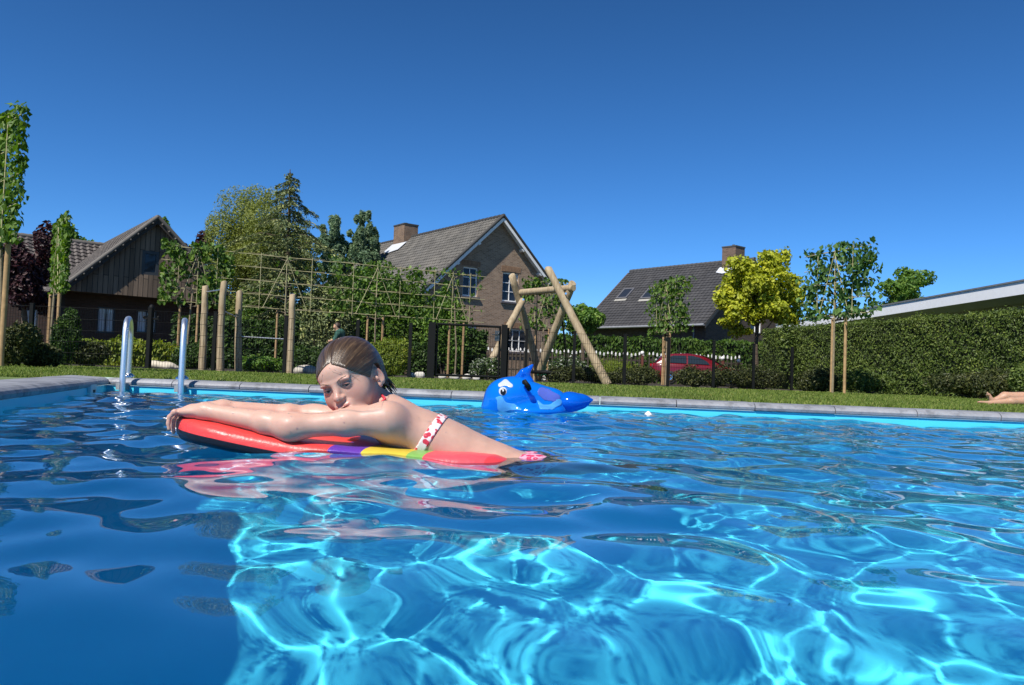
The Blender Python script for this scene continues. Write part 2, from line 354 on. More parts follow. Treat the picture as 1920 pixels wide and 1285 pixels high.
lv = [(p.x, p.y, TOP-.006) for p in IN] + [(*p, TOP-.006) for p in mid] + [(*p, TOP-.006) for p in far]
lf = [(i, (i+1) % 4, 4+(i+1) % 4, 4+i) for i in range(4)] + [(4+i, 4+(i+1) % 4, 8+(i+1) % 4, 8+i) for i in range(4)]
lm_ = MB(); lm_.raw(lv, lf); lawn = tag(lm_.build('lawn', lawnmat(), fix=False), kind='structure')
if lawn.data.polygons[0].normal.z < 0: lawn.data.flip_normals()
# bare soil bed behind the fence
soil = plain('planting_soil', (.045, .035, .022), .95, vary=.4, scale=5, bump=.8)
sb = MB(); sb.raw([(GX(-120, 15.6), 15.6, TOP-.002), (GX(560, 16.6), 16.6, TOP-.002), (GX(940, 18.2), 18.2, TOP-.002), (GX(1500, 22), 22, TOP-.002), (GX(1650, 48), 48, TOP-.002), (GX(-150, 48), 48, TOP-.002)], [(0, 1, 2, 3, 4, 5)])
tag(sb.build('garden_soil', soil, fix=False), kind='structure')
# grass blades on the visible lawn (uncountable)
rng = np.random.default_rng(11)
def far_edge_y(x): return PA.y + (x-PA.x)*(PB.y-PA.y)/(PB.x-PA.x)
N = 90000; d = 5.4 + 15*rng.random(N)**1.7; px = rng.uniform(-60, 1980, N); x = (px-960)/1500*d; mk = (d > far_edge_y(x)+CW+.01) | (x < -2.13-(d-3.33)*.339-CW*1.07)
fy = np.interp(px, [0, 277, 943, 1337, 1480, 1920], [15.3, 15.3, 17.5, 19.6, 21, 22]); mk &= d < fy
x = x[mk]; y = d[mk]; n = len(x); hgt = rng.uniform(.012, .03, n)*np.where(rng.random(n) < .02, 1.7, 1); an = rng.uniform(0, 6.28, n); wd = rng.uniform(.003, .006, n)*np.clip(y/7, 1, 2.2)
b0 = np.stack([x, y, np.full(n, TOP-.006)], 1); s_ = np.stack([np.cos(an)*wd, np.sin(an)*wd, np.zeros(n)], 1); ln = np.stack([rng.normal(0, .5, n)*hgt, rng.normal(0, .5, n)*hgt, hgt], 1)
gv = np.stack([b0-s_, b0+s_, b0+s_*.5+ln*.7, b0+ln], 1).reshape(-1, 3)
L_grass = leafmat('grass_blades', (.095, .15, .024), (.17, .235, .04), (.28, .28, .09), .35, .7)
tag(npmesh('grass', gv, np.arange(4*n).reshape(-1, 4), L_grass, None, False), kind='stuff', label='short mown grass of the lawn beyond the pool')
# water surface with real waves
rng = np.random.default_rng(5); WV = []
for lam, amp, n in [(1.6, .0027, 9), (.66, .0017, 16), (.31, .0017, 24), (.15, .00048, 18)]:
    for i in range(n):
        L = lam*rng.uniform(.7, 1.4); a = rng.normal(R_(75), R_(60)); WV.append((2*math.pi/L*math.cos(a), 2*math.pi/L*math.sin(a), rng.uniform(0, 6.28), amp*rng.uniform(.4, 1)*2.2/math.sqrt(n)))
def wave(x, y):
    z = np.zeros_like(x); calm = .72 + .28/(1+np.exp(-(x+.9+.25*y)*2.2))
    far = np.clip((y-.6)/3.2, 0, 1)
    for kx, ky, ph, a in WV: z += a*np.sin(kx*x+ky*y+ph)*(((.8+.95*far)*(1 if kx*kx+ky*ky > 130 else .62+.38*calm)) if kx*kx+ky*ky < 700 else (.7+1.3*far))
    r = np.sqrt((x+.15)**2+(y-2.25)**2); z += .0016*np.sin(r*22)*np.exp(-((r-.9)/.6)**2)
    return z*calm
NW = 760; s, t = np.meshgrid(np.linspace(0, 1, NW), np.linspace(0, 1, NW)); t = .62*t**1.0*.0 + t      # s across, t along depth
p0, p1, p2, p3 = [np.array(q) for q in (PD, PA, PB, PC)]
t2 = np.where(t < .15, t/.15*.17, .17+.83*((t-.15)/.85)**1.35)
xy = ((1-s)*(1-t2))[..., None]*p0 + ((1-s)*t2)[..., None]*p1 + (s*t2)[..., None]*p2 + (s*(1-t2))[..., None]*p3
wz = wave(xy[..., 0], xy[..., 1]); ix = np.arange(NW*NW).reshape(NW, NW)
wm = NB('pool_water'); wm.t.nodes.clear(); gl = wm.n('BsdfGlass'); gl.inputs['Roughness'].default_value = 0; gl.inputs['IOR'].default_value = 1.333; gl.inputs['Color'].default_value = (.97, 1, 1, 1); ou = wm.n('OutputMaterial'); wm.l(gl.outputs[0], ou.inputs[0])
water = tag(npmesh('water', np.stack([xy[..., 0], xy[..., 1], wz], -1).reshape(-1, 3), np.stack([ix[:-1, :-1], ix[:-1, 1:], ix[1:, 1:], ix[1:, :-1]], -1).reshape(-1, 4), wm.m), kind='structure')
water.cycles.is_caustics_caster = True
for o in (pool_floor, pool_wall): o.cycles.is_caustics_receiver = True
# ------------------------------------------------------------------ houses
def hit(px, py, p0, nrm):
    o = Vector((0, 0, CAM_H)); v = P(px, py, 1.0)-o; p0 = Vector(p0); nrm = Vector(nrm); return o + v*((p0-o).dot(nrm)/v.dot(nrm))
def brickmat(name, c1, c2, mortar, bw=.22, bh=.065):
    b = NB(name); t = b.n('TexCoord'); sp = b.n('SeparateXYZ'); b.l(t.outputs['Object'], sp.inputs[0]); ad = b.n('Math'); ad.operation = 'ADD'; b.l(sp.outputs[0], ad.inputs[0]); b.l(sp.outputs[1], ad.inputs[1])
    cb = b.n('CombineXYZ'); b.l(ad.outputs[0], cb.inputs[0]); b.l(sp.outputs[2], cb.inputs[1])
    br = b.n('TexBrick'); b.l(cb.outputs[0], br.inputs['Vector']); br.inputs['Scale'].default_value = 1; br.inputs['Brick Width'].default_value = bw; br.inputs['Row Height'].default_value = bh; br.inputs['Mortar Size'].default_value = .008
    br.inputs['Color1'].default_value = (*c1, 1); br.inputs['Color2'].default_value = (*c2, 1); br.inputs['Mortar'].default_value = (*mortar, 1); br.inputs['Bias'].default_value = -.1
    g = b.noise(b.coord(), 1.3, 4); b.col(b.mix(.5, br.outputs[0], b.ramp(g, [(.3, (.7, .66, .62)), (.7, (1.15, 1.1, 1.05))]), 'MULTIPLY')); b.set(Roughness=.9); b.bump(br.outputs['Fac'], -.4, .01); return b.m
def tilemat(name, c, vary=.3):
    b = NB(name); u = b.n('TexCoord').outputs['UV']; br = b.n('TexBrick'); b.l(u, br.inputs['Vector']); br.inputs['Scale'].default_value = 1; br.inputs['Brick Width'].default_value = .26; br.inputs['Row Height'].default_value = .34; br.inputs['Mortar Size'].default_value = .0; br.offset = 0
    br.inputs['Color1'].default_value = (*[x*(1-vary) for x in c], 1); br.inputs['Color2'].default_value = (*[x*(1+vary) for x in c], 1)
    g = b.noise(b.coord(), .8, 5); b.col(b.mix(.6, br.outputs[0], b.ramp(g, [(.3, (.6, .6, .6)), (.7, (1.2, 1.15, 1.05))]), 'MULTIPLY')); b.set(Roughness=.7); return b.m
def tiles(name, mat, parent, e0, along, up, L, W, per=.26, amp=.018, lift=.028, clip=None):
    """roof slope of real curved tiles: e0 eave corner, unit vectors along / up the slope (local coords)"""
    e0 = np.array(e0, float); al = np.array(along, float); up = np.array(up, float); nr = np.cross(al, up); nr = nr*np.sign(nr[2])
    nc = max(2, int(L/per*6)); k = max(1, round(W/.29)); u = np.linspace(0, L, nc); rows = []; hs = []
    for j in range(k): rows += [W*j/k, W*(j+1)/k]; hs += [lift, .004]
    rows = np.array(rows); hs = np.array(hs); wv_ = amp*np.sin(2*np.pi*u/per)+.35*amp*np.sin(4*np.pi*u/per)
    pt = e0 + u[None, :, None]*al + rows[:, None, None]*up + (hs[:, None]+wv_[None, :]+.05)[..., None]*nr
    nr_ = len(rows); ix = np.arange(nr_*nc).reshape(nr_, nc); q = np.stack([ix[:-1, :-1], ix[:-1, 1:], ix[1:, 1:], ix[1:, :-1]], -1).reshape(-1, 4)
    UV = np.stack(np.broadcast_arrays(u[None, :], rows[:, None]), -1).reshape(-1, 2)
    if clip is not None:
        keep = clip(pt.reshape(-1, 3)[q].mean(1)); q = q[keep]
    o = npmesh(name, pt.reshape(-1, 3), q, mat, parent, False); ul = o.data.uv_layers.new(name='UVMap'); ul.data.foreach_set('uv', UV[q.ravel()].astype(np.float32).ravel()); return o
def wall_holes(name, poly, holes, th, mat, parent, y=0.):
    """poly (x,z) in the plane y, thickness towards +y, rectangular holes"""
    bm = bmesh.new(); bm.faces.new([bm.verts.new((x, y, z)) for x, z in poly])
    for x0, x1, z0, z1 in holes:
        for co, no in (((x0, 0, 0), (1, 0, 0)), ((x1, 0, 0), (1, 0, 0)), ((0, 0, z0), (0, 0, 1)), ((0, 0, z1), (0, 0, 1))):
            bmesh.ops.bisect_plane(bm, geom=bm.verts[:]+bm.edges[:]+bm.faces[:], plane_co=co, plane_no=no)
    kill = []
    for f in bm.faces:
        c = f.calc_center_median()
        if any(x0 < c.x < x1 and z0 < c.z < z1 for x0, x1, z0, z1 in holes): kill.append(f)
    bmesh.ops.delete(bm, geom=kill, context='FACES')
    r = bmesh.ops.extrude_face_region(bm, geom=bm.faces[:]); bmesh.ops.translate(bm, vec=(0, th, 0), verts=[e for e in r['geom'] if isinstance(e, bmesh.types.BMVert)])
    bmesh.ops.recalc_face_normals(bm, faces=bm.faces); me = bpy.data.meshes.new(name); bm.to_mesh(me); bm.free(); me.materials.append(mat)
    o = bpy.data.objects.new(name, me); C.objects.link(o); o.parent = parent; return o
def window(parent, x0, x1, z0, z1, y, frame, glass, nx=2, nz=2, fw=.07, bar=.035, curtain=None):
    """casement window in a wall hole facing -y: frame part, glass pane sub-part"""
    m = MB(); cx = (x0+x1)/2; cz = (z0+z1)/2
    m.box((x0+fw/2, y, cz), (fw, .08, z1-z0)); m.box((x1-fw/2, y, cz), (fw, .08, z1-z0)); m.box((cx, y, z0+fw/2), (x1-x0-2*fw, .08, fw)); m.box((cx, y, z1-fw/2), (x1-x0-2*fw, .08, fw))
    for i in range(1, nx): m.box((x0+fw+(x1-x0-2*fw)*i/nx, y-.004, cz), (bar, .05, z1-z0-2*fw))
    for i in range(1, nz): m.box((cx, y-.001, z0+fw+(z1-z0-2*fw)*i/nz), (x1-x0-2*fw, .045, bar))
    f = m.build('window', frame, parent); g = MB(); g.box((cx, y+.02, cz), (x1-x0-2*fw, .012, z1-z0-2*fw)); g.build('pane', glass, f)
    if curtain is not None:
        c = MB(); n = 24
        for i in range(n): c.box((x0+(x1-x0)*(i+.5)/n, y+.14+.025*math.sin(i*2.1), cz), ((x1-x0)/n*1.08, .02, z1-z0))
        c.build('curtain', curtain, f)
    return f
def house_frame(name, apex, phi, label, cat='house'):
    o = empty(name, (apex[0], apex[1], TOP-.01), phi, label=label, cat=cat); X = Vector((math.cos(phi), math.sin(phi), 0)); Y = Vector((-math.sin(phi), math.cos(phi), 0))
    def loc(px, py, y=0.):                                   # pixel on the gable plane -> local (x, z)
        p = hit(px, py, Vector((apex[0], apex[1], 0))+Y*y, Y); q = p-Vector(o.location); return q.dot(X), q.z
    return o, loc
def chimney(parent, x, y, z0, z1, w, d, mat, lead, cap):
    m = MB(); m.box((x, y, (z0+z1)/2), (w, d, z1-z0)); c = m.build('chimney', mat, parent); k = MB(); k.box((x, y, z1+.04), (w+.06, d+.06, .08)); k.tube([(x, y, z1+.07), (x, y, z1+.22)], .09, 10); k.build('chimney_cap', cap, c); return c
def flashing(parent, x, y, z, w, d, slope, mat, side):
    m = MB(); v = Vector((math.cos(slope)*side, 0, -math.sin(slope))); n = Vector((math.sin(slope)*side, 0, math.cos(slope)))
    a = Vector((x, y, z)); m.prism([a+n*.085+Vector((0, -d, 0)), a+v*w*.8+n*.085+Vector((0, -d, 0)), a+v*w+n*.085+Vector((0, d*.2, 0)), a+v*w*.75+n*.085+Vector((0, d, 0)), a+n*.085+Vector((0, d, 0))], (0, 0, 0), n*.02); m.build('lead_flashing', mat, parent)
lead = plain('lead_flashing', (.5, .52, .55), .5, vary=.1)
# --- brick house in the middle
PHI = R_(37); A1 = P(937, 400, 41.0); zA = A1.z-TOP
brick = brickmat('brown_brick', (.2, .125, .075), (.33, .22, .14), (.36, .31, .25)); tile1 = tilemat('weathered_clay_tile', (.098, .093, .085))
H1, loc1 = house_frame('brick_house', A1, PHI, 'brown brick house with a steep tiled gable behind the log swing')
w1 = 4.2; sl1 = .93; zE = zA - .25 - sl1*w1
def rect(loc, x0, y0, x1, y1, y=0.):
    a = loc(x0, (y0+y1)/2, y)[0]; b = loc(x1, (y0+y1)/2, y)[0]; return a, b, loc((x0+x1)/2, y1, y)[1], loc((x0+x1)/2, y0, y)[1]
wins = [rect(loc1, 868, 501, 896, 556), rect(loc1, 942, 512, 972, 566), rect(loc1, 868, 611, 894, 646), rect(loc1, 948, 618, 990, 660)]
wall_holes('gable_wall', [(-w1, 0), (w1, 0), (w1, zE), (0, zE+sl1*w1), (-w1, zE)], wins, .3, brick, H1)
m = MB(); Ly = 14.0
m.box((-w1+.15, .3+Ly/2, zE/2), (.3, Ly, zE)); m.box((w1-.15, .3+Ly/2, zE/2), (.3, Ly, zE)); m.box((0, .3+Ly+.15, zE/2), (2*w1, .3, zE)); m.build('side_wall', brick, H1)
for i, r in enumerate(wins):
    f = window(H1, *r, .13, white_paint, glass_dark, 2 if i != 3 else 3, 3 if i < 2 else 2)
    s = MB(); s.box(((r[0]+r[1])/2, -.02, r[2]-.06), (r[1]-r[0]+.2, .16, .09)); s.build('sill', plain('sill_stone', (.1, .09, .1), .7) if i == 0 else bpy.data.materials['sill_stone'], f)
    if i != 2:
        l_ = MB(); nb = 14
        for k in range(nb):
            xx = r[0]-.12+(r[1]-r[0]+.24)*(k+.5)/nb; l_.box((xx, -.006, r[3]+.15+.05*math.cos((k-6.5)/7)), ((r[1]-r[0]+.24)/nb*.86, .02, .28), rot=Matrix.Rotation((k-6.5)*.02, 3, 'Y'))
        l_.build('brick_lintel', plain('lintel_brick', (.24, .14, .08), .9, vary=.3) if i == 0 else bpy.data.materials['lintel_brick'], H1)
th = math.atan(sl1); OV = .38; we = w1+.5; upL = np.array([math.cos(th), 0, math.sin(th)]); upR = np.array([-math.cos(th), 0, math.sin(th)]); zr = zE+sl1*w1+.02
W1 = we/math.cos(th)
tiles('roof', tile1, H1, (-we, -OV, zr-sl1*we), (0, 1, 0), upL, Ly+OV+.8, W1)
ro = tiles('roof', tile1, H1, (we, -OV, zr-sl1*we), (0, 1, 0), upR, Ly+OV+.8, W1)
def ridge_caps(parent, y0, y1, z, mat, x=0., r=.13):
    m = MB(); n = int((y1-y0)/.36)
    for i in range(n): m.tube([(x, y0+(y1-y0)*i/n, z), (x, y0+(y1-y0)*(i+1)/n+.03, z)], [r, r*.86], 8)
    return m.build('ridge_tiles', mat, parent)
ridge_caps(H1, -OV, Ly+.8, zr+.04, plain('ridge_clay', (.04, .038, .036), .8))
for s_ in (-1, 1):                                           # white barge boards, soffits and brackets under the verge
    m = MB(); a = Vector((0, -OV, zr-.02)); e = Vector((s_*we, -OV, zr-.02-sl1*we)); d_ = Vector((0, 0, -.2))
    m.prism([a, e, e+d_, a+d_], (0, 0, 0), (0, .035, 0)); m.build('barge_board', white_paint, H1)
    m = MB(); m.prism([a+Vector((0, .036, -.05)), e+Vector((0, .036, -.05)), e+Vector((0, .036, -.085)), a+Vector((0, .036, -.085))], (0, 0, 0), (0, OV-.04, 0)); m.build('soffit', white_paint, H1)
    for k in (.3, .56, .8): q = a.lerp(e, k); m = MB(); m.box(q+Vector((0, OV*.55, -.2)), (.14, OV-.05, .16), rot=Matrix.Rotation(s_*th, 3, 'Y')); m.build('bracket', white_paint, H1)
    m = MB(); m.tube([a+Vector((0, .02, .1)), e+Vector((0, .02, .1))], .085, 6); m.build('verge_tiles', bpy.data.materials['ridge_clay'], H1)
chimney(H1, -.1, 9.6, zr-1.2, zr+.75, .95, 1.3, brickmat('chimney_brick', (.12, .07, .045), (.22, .14, .09), (.2, .17, .14)), lead, bpy.data.materials['ridge_clay'])
flashing(H1, -.5, 9.5, zr-.42, 1.0, .9, th, lead, -1)
for o in (bpy.data.objects['ridge_tiles'],): pass
# --- slate roofed house on the right
PHI2 = R_(40.5); A2 = P(1404, 483, 50.0); zA2 = A2.z-TOP
dbrick = brickmat('dark_brick', (.05, .034, .028), (.1, .065, .05), (.09, .075, .065)); tile2 = tilemat('dark_concrete_tile', (.04, .04, .044), .2)
H2, loc2 = house_frame('dark_roofed_house', A2, PHI2, 'low house with a big dark grey tiled roof and two skylights behind the red car')
w2 = 4.3; sl2 = .885; zE2 = zA2-.2-sl2*w2; zr2 = zE2+sl2*w2+.02; th2 = math.atan(sl2); we2 = 4.95; Ly2 = 9.4
wall_holes('gable_wall', [(-w2, 0), (w2, 0), (w2, zE2), (0, zE2+sl2*w2), (-w2, zE2)], [(.4, 1.6, 3.4, 4.6)], .3, dbrick, H2); window(H2, .4, 1.6, 3.4, 4.6, .1, white_paint, glass_dark)
m = MB(); m.box((-w2+.15, .3+Ly2/2, zE2/2), (.3, Ly2, zE2)); m.box((w2-.15, .3+Ly2/2, zE2/2), (.3, Ly2, zE2)); m.box((0, .45+Ly2, zE2/2), (2*w2, .3, zE2)); m.prism([(-w2, .6+Ly2, zE2), (0, .6+Ly2, zr2-.05), (w2, .6+Ly2, zE2)], (0, 0, 0), (0, -.3, 0)); m.build('side_wall', dbrick, H2)
for s_ in (-1, 1): tiles('roof', tile2, H2, (s_*we2, -.45, zr2-sl2*we2), (0, 1, 0), (-s_*math.cos(th2), 0, math.sin(th2)), Ly2+.8, we2/math.cos(th2), .3, .014, .035)
ridge_caps(H2, -.45, Ly2+.35, zr2+.05, plain('ridge_concrete', (.06, .06, .062), .8))
m = MB(); m.tube([(-we2-.06, -.4, zr2-sl2*we2-.02), (-we2-.06, Ly2+.3, zr2-sl2*we2-.02)], .075, 8); m.build('gutter', plain('zinc', (.22, .23, .25), .45), H2)
m = MB(); m.tube([(-w2-.06, .8, zr2-sl2*we2-.1), (-w2-.06, .8, 0)], .045, 8); m.build('drain_pipe', bpy.data.materials['zinc'], H2)
for s_ in (-1, 1):
    m = MB(); a = Vector((0, -.47, zr2)); e = Vector((s_*we2, -.47, zr2-sl2*we2)); m.prism([a+Vector((0, 0, .03)), e+Vector((0, 0, .03)), e+Vector((0, 0, -.22)), a+Vector((0, 0, -.22))], (0, 0, 0), (0, .04, 0)); m.build('barge_board', plain('dark_board', (.03, .03, .03), .6) if s_ < 0 else bpy.data.materials['dark_board'], H2)
chimney(H2, -.2, 1.0, zr2-1.2, zr2+.85, 1.0, 1.0, brickmat('brown_chimney_brick', (.1, .06, .045), (.17, .11, .08), (.14, .12, .1)), lead, bpy.data.materials['ridge_concrete']); flashing(H2, -.55, 1.0, zr2-.45, .75, .7, th2, lead, -1)
X2 = Vector((math.cos(PHI2), math.sin(PHI2), 0)); Y2 = Vector((-math.sin(PHI2), math.cos(PHI2), 0))
def on_roof2(px, py):                                        # pixel on the front slope -> local
    o = Vector(H2.location); n = X2*-math.sin(th2)+Vector((0, 0, math.cos(th2))); p = hit(px, py, o+Vector((0, 0, zr2)), n)-o; return Vector((p.dot(X2), p.dot(Y2), p.z))
for px0, px1 in ((1154, 1188), (1200, 1234)):
    c = (on_roof2(px0+6, 563)+on_roof2(px1, 544))/2; M = Matrix((( math.cos(th2), 0, math.sin(th2)), (0, 1, 0), (-math.sin(th2), 0, math.cos(th2)))).transposed(); M = Matrix(((math.cos(th2), 0, -math.sin(th2)), (0, 1, 0), (math.sin(th2), 0, math.cos(th2))))
    nn = Vector((-math.sin(th2), 0, math.cos(th2))); fm = MB(); wx = 1.15; wy = .95; c2 = c+nn*.12
    for a, b_, sx, sy in ((-1, 0, .1, wy), (1, 0, .1, wy), (0, -1, wx-.2, .1), (0, 1, wx-.2, .1)): fm.box(c2+M @ Vector((a*(wx/2-.05), b_*(wy/2-.05), 0)), (sx, sy, .12), rot=M)
    f = fm.build('skylight', plain('skylight_frame', (.11, .11, .12), .5) if px0 == 1154 else bpy.data.materials['skylight_frame'], H2); g = MB(); g.box(c2+nn*.02, (wx-.2, wy-.2, .03), rot=M); g.build('pane', glass_dark, f)
    ap = MB(); ap.box(c2+M @ Vector((-wx/2-.12, 0, -.03)), (.22, wy+.1, .03), rot=M); ap.build('lead_apron', plain('apron_lead', (.3, .29, .26), .6) if px0 == 1154 else bpy.data.materials['apron_lead'], f)
# --- dark timber house on the left
PHI3 = R_(37.6); A3 = P(294, 404, 33.5); zA3 = A3.z-TOP
def plankmat(name, c):
    b = NB(name); t = b.n('TexCoord'); sp = b.n('SeparateXYZ'); b.l(t.outputs['Object'], sp.inputs[0]); ad = b.n('Math'); ad.operation = 'ADD'; b.l(sp.outputs[0], ad.inputs[0]); b.l(sp.outputs[1], ad.inputs[1])
    cb = b.n('CombineXYZ'); b.l(sp.outputs[2], cb.inputs[0]); b.l(ad.outputs[0], cb.inputs[1]); br = b.n('TexBrick'); b.l(cb.outputs[0], br.inputs[0]); br.inputs['Scale'].default_value = 1; br.inputs['Brick Width'].default_value = 2.4; br.inputs['Row Height'].default_value = .19; br.inputs['Mortar Size'].default_value = .012
    br.inputs['Color1'].default_value = (*[x*.65 for x in c], 1); br.inputs['Color2'].default_value = (*[x*1.3 for x in c], 1); br.inputs['Mortar'].default_value = (.012, .009, .007, 1)
    g = b.noise(b.coord('Object', (6, 6, .6)), 2, 5); b.col(b.mix(.7, br.outputs[0], b.ramp(g, [(.3, (.55, .55, .55)), (.7, (1.2, 1.2, 1.2))]), 'MULTIPLY')); b.set(Roughness=.85); b.bump(br.outputs['Fac'], -.5, .02); return b.m
plank = plankmat('weathered_timber', (.16, .115, .08)); tile3 = tilemat('brown_grey_tile', (.1, .088, .084), .2); darkwall = brickmat('umber_brick', (.045, .025, .018), (.075, .04, .03), (.06, .05, .045))  # very dark brown brick for the ground floor, side and wing walls
H3, loc3 = house_frame('timber_house', A3, PHI3, 'dark timber clad house with a tiled gable roof and net curtained windows')
w3 = 3.35; sl3 = .97; zE3 = zA3-.2-sl3*w3; zr3 = zE3+sl3*w3+.02; th3 = math.atan(sl3); we3 = 3.9; Ly3 = 14.; zc = loc3(200, 551)[1]
gw = rect(loc3, 266, 471, 298, 516)
xl = -w3 + max(0, (zc-zE3)/sl3)
wall_holes('timber_gable', [(-w3, zE3), (-w3+.001, min(zc, zE3+.01))] [:0] + [(xl, zc), (-xl, zc), (0, zE3+sl3*w3)] if zc > zE3 else [(-w3, zc), (w3, zc), (w3, zE3), (0, zE3+sl3*w3), (-w3, zE3)], [gw], .2, plank, H3)
window(H3, *gw, .05, plain('dark_frame', (.03, .035, .04), .5), glass_dark, 1, 1, .12)
curt = plain('net_curtain', (.8, .82, .85), .9, vary=.1, scale=20)
g1 = rect(loc3, 182, 576, 216, 625, 1.2); g2 = rect(loc3, 256, 582, 294, 625, 1.2); g3 = rect(loc3, 40, 572, 72, 618, 1.2)
gl_clear = NB('clear_window_glass').set(Base_Color=(1, 1, 1), Roughness=0., IOR=1.05).m; gl_clear.node_tree.nodes['Principled BSDF'].inputs['Transmission Weight'].default_value = 1
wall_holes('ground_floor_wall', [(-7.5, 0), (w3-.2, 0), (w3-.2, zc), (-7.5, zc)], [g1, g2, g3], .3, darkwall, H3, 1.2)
for r in (g1, g2, g3): window(H3, *r, 1.3, bpy.data.materials['dark_frame'], gl_clear, 2, 1, .06, .05, curt)
m = MB(); m.box((0, .7, zc+.06), (2*w3-.1, 1.0, .12)); m.box((-w3+.1, .62, zc/2), (.2, .25, zc-.01)); m.build('porch_beam', plain('dark_beam', (.03, .024, .02), .8), H3)
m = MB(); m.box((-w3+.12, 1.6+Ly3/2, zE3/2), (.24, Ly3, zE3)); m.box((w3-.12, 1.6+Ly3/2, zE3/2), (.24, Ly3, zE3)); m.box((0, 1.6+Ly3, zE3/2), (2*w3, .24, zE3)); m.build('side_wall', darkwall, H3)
for s_ in (-1, 1):
    tiles('roof', tile3, H3, (s_*we3, -.24, zr3-sl3*we3), (0, 1, 0), (-s_*math.cos(th3), 0, math.sin(th3)), Ly3+1.24, we3/math.cos(th3), .3, .024, .05)
    m = MB(); a = Vector((0, -.26, zr3)); e = Vector((s_*we3, -.26, zr3-sl3*we3)); m.prism([a+Vector((0, 0, .05)), e+Vector((0, 0, .05)), e+Vector((0, 0, -.2)), a+Vector((0, 0, -.2))], (0, 0, 0), (0, .04, 0)); m.build('barge_board', bpy.data.materials['dark_beam'], H3)
    m = MB(); m.tube([a+Vector((0, .02, .1)), e+Vector((0, .02, .1))], .09, 6)
    for k in range(14): q = a.lerp(e, (k+.7)/14.3); m.ball(q+Vector((0, -.03, -.03)), .045, 6)
    m.build('verge_tiles', plain('verge_clay', (.11, .1, .09), .8) if s_ < 0 else bpy.data.materials['verge_clay'], H3)
ridge_caps(H3, -.24, Ly3+1., zr3+.05, bpy.data.materials['verge_clay'])
# left wing of the timber house: ridge at right angles, its front slope faces the pool
yw = 10.2; Lw = 9.; hw = 3.9; zrw = zr3-.05
def _valley(c): return c[:, 2]-.02 > (zr3+sl3*np.minimum(c[:, 0], 0))-.02 if False else (c[:, 2] > zr3-sl3*np.abs(c[:, 0])-.1)
tiles('wing_roof', tile3, H3, (-Lw, yw-hw, zrw-sl3*hw), (1, 0, 0), (0, math.cos(th3), math.sin(th3)), Lw, hw/math.cos(th3), .3, .03, .06, _valley)
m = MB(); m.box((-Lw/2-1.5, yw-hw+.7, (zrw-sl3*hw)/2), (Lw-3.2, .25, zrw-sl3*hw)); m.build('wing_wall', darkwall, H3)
m = MB(); n = 26
for i in range(n): m.tube([(-Lw+Lw*i/n, yw, zrw+.05), (-Lw+Lw*(i+1)/n+.03, yw, zrw+.05)], [.14, .12], 8)
m.build('wing_ridge', bpy.data.materials['verge_clay'], H3)
# --- white flat roofed building behind the right hedge
fasc = plain('white_fascia', (.8, .81, .83), .5, vary=.04); rend = plain('pale_render', (.42, .41, .4), .85, vary=.08)
FB = empty('flat_roofed_building', (13.2, 28, TOP-.01), 0, label='long white flat roofed building showing over the tall clipped hedge', cat='building')
za = P(1920, 527, 20.9).z; zb = za-.34; pa = Vector((GX(1920, 20.9), 20.9)); pb = Vector((GX(1480, 37.6), 37.6)); td = (pb-pa).normalized(); rn = Vector((td.y, -td.x)); pa = pa-td*9; pb = pb+td*2
o_ = Vector((13.2, 28)); A_ = pa-o_; B_ = pb-o_
def quad(m, p, q, off0, off1, z0, z1): m.prism([Vector((*(p+rn*off0), z0)), Vector((*(q+rn*off0), z0)), Vector((*(q+rn*off1), z0)), Vector((*(p+rn*off1), z0))], (0, 0, 0), (0, 0, z1-z0))
z_ = TOP-.01
m = MB(); quad(m, A_, B_, 0, .05, zb-z_, za-z_); quad(m, A_, A_+td*.05, .06, 11, zb-z_, za-z_); quad(m, B_-td*.05, B_, .06, 11, zb-z_, za-z_); m.build('fascia', fasc, FB)
m = MB(); quad(m, A_+td*.06, B_-td*.06, .055, 11, zb-z_+.01, za-z_-.03); m.build('roof', plain('soffit_grey', (.3, .3, .3), .8), FB)
m = MB(); quad(m, A_, B_, -.03, .25, za-z_+.002, za-z_+.05); m.build('roof_edge', plain('zinc_trim', (.16, .17, .18), .5), FB)
m = MB(); quad(m, A_+td*1., B_-td*1., 1.5, 10.5, 0, zb-z_+.005); m.build('wall', rend, FB)
# ------------------------------------------------------------------ trees
GZ = TOP-.008
def gp(px, d): return (GX(px, d), d, GZ)
def crown_px(px, py, d, rx, rz, ry=None):
    """crown centre and radii from photo pixels at distance d"""
    c = P(px, py, d); k = d/1500; return (tuple(c), (rx*k, (ry or rx)*k, rz*k))
tree('copper_beech', 'dark purple leaved tree beside the left wing of the timber house', 'tree', gp(45, 26), crown_px(42, 515, 26, 66, 95), 9000, .17, L_purple, bark, 1, 16, .13)
tree('copper_beech', 'purple leaved tree crown rising behind the timber gable', 'tree', gp(358, 50), crown_px(356, 520, 50, 44, 92), 4500, .3, L_purple, bark, 2, 12, .2)
tree('broadleaf_tree', 'light green treetop peeping over the tiled wing of the timber house', 'tree', gp(150, 60), crown_px(148, 480, 60, 46, 62), 4200, .34, L_green, bark, 3, 12, .25)
tree('broadleaf_tree', 'small green treetop just right of the timber gable peak', 'tree', gp(318, 58), crown_px(312, 450, 58, 13, 50), 1500, .3, L_green, bark, 33, 8, .2)
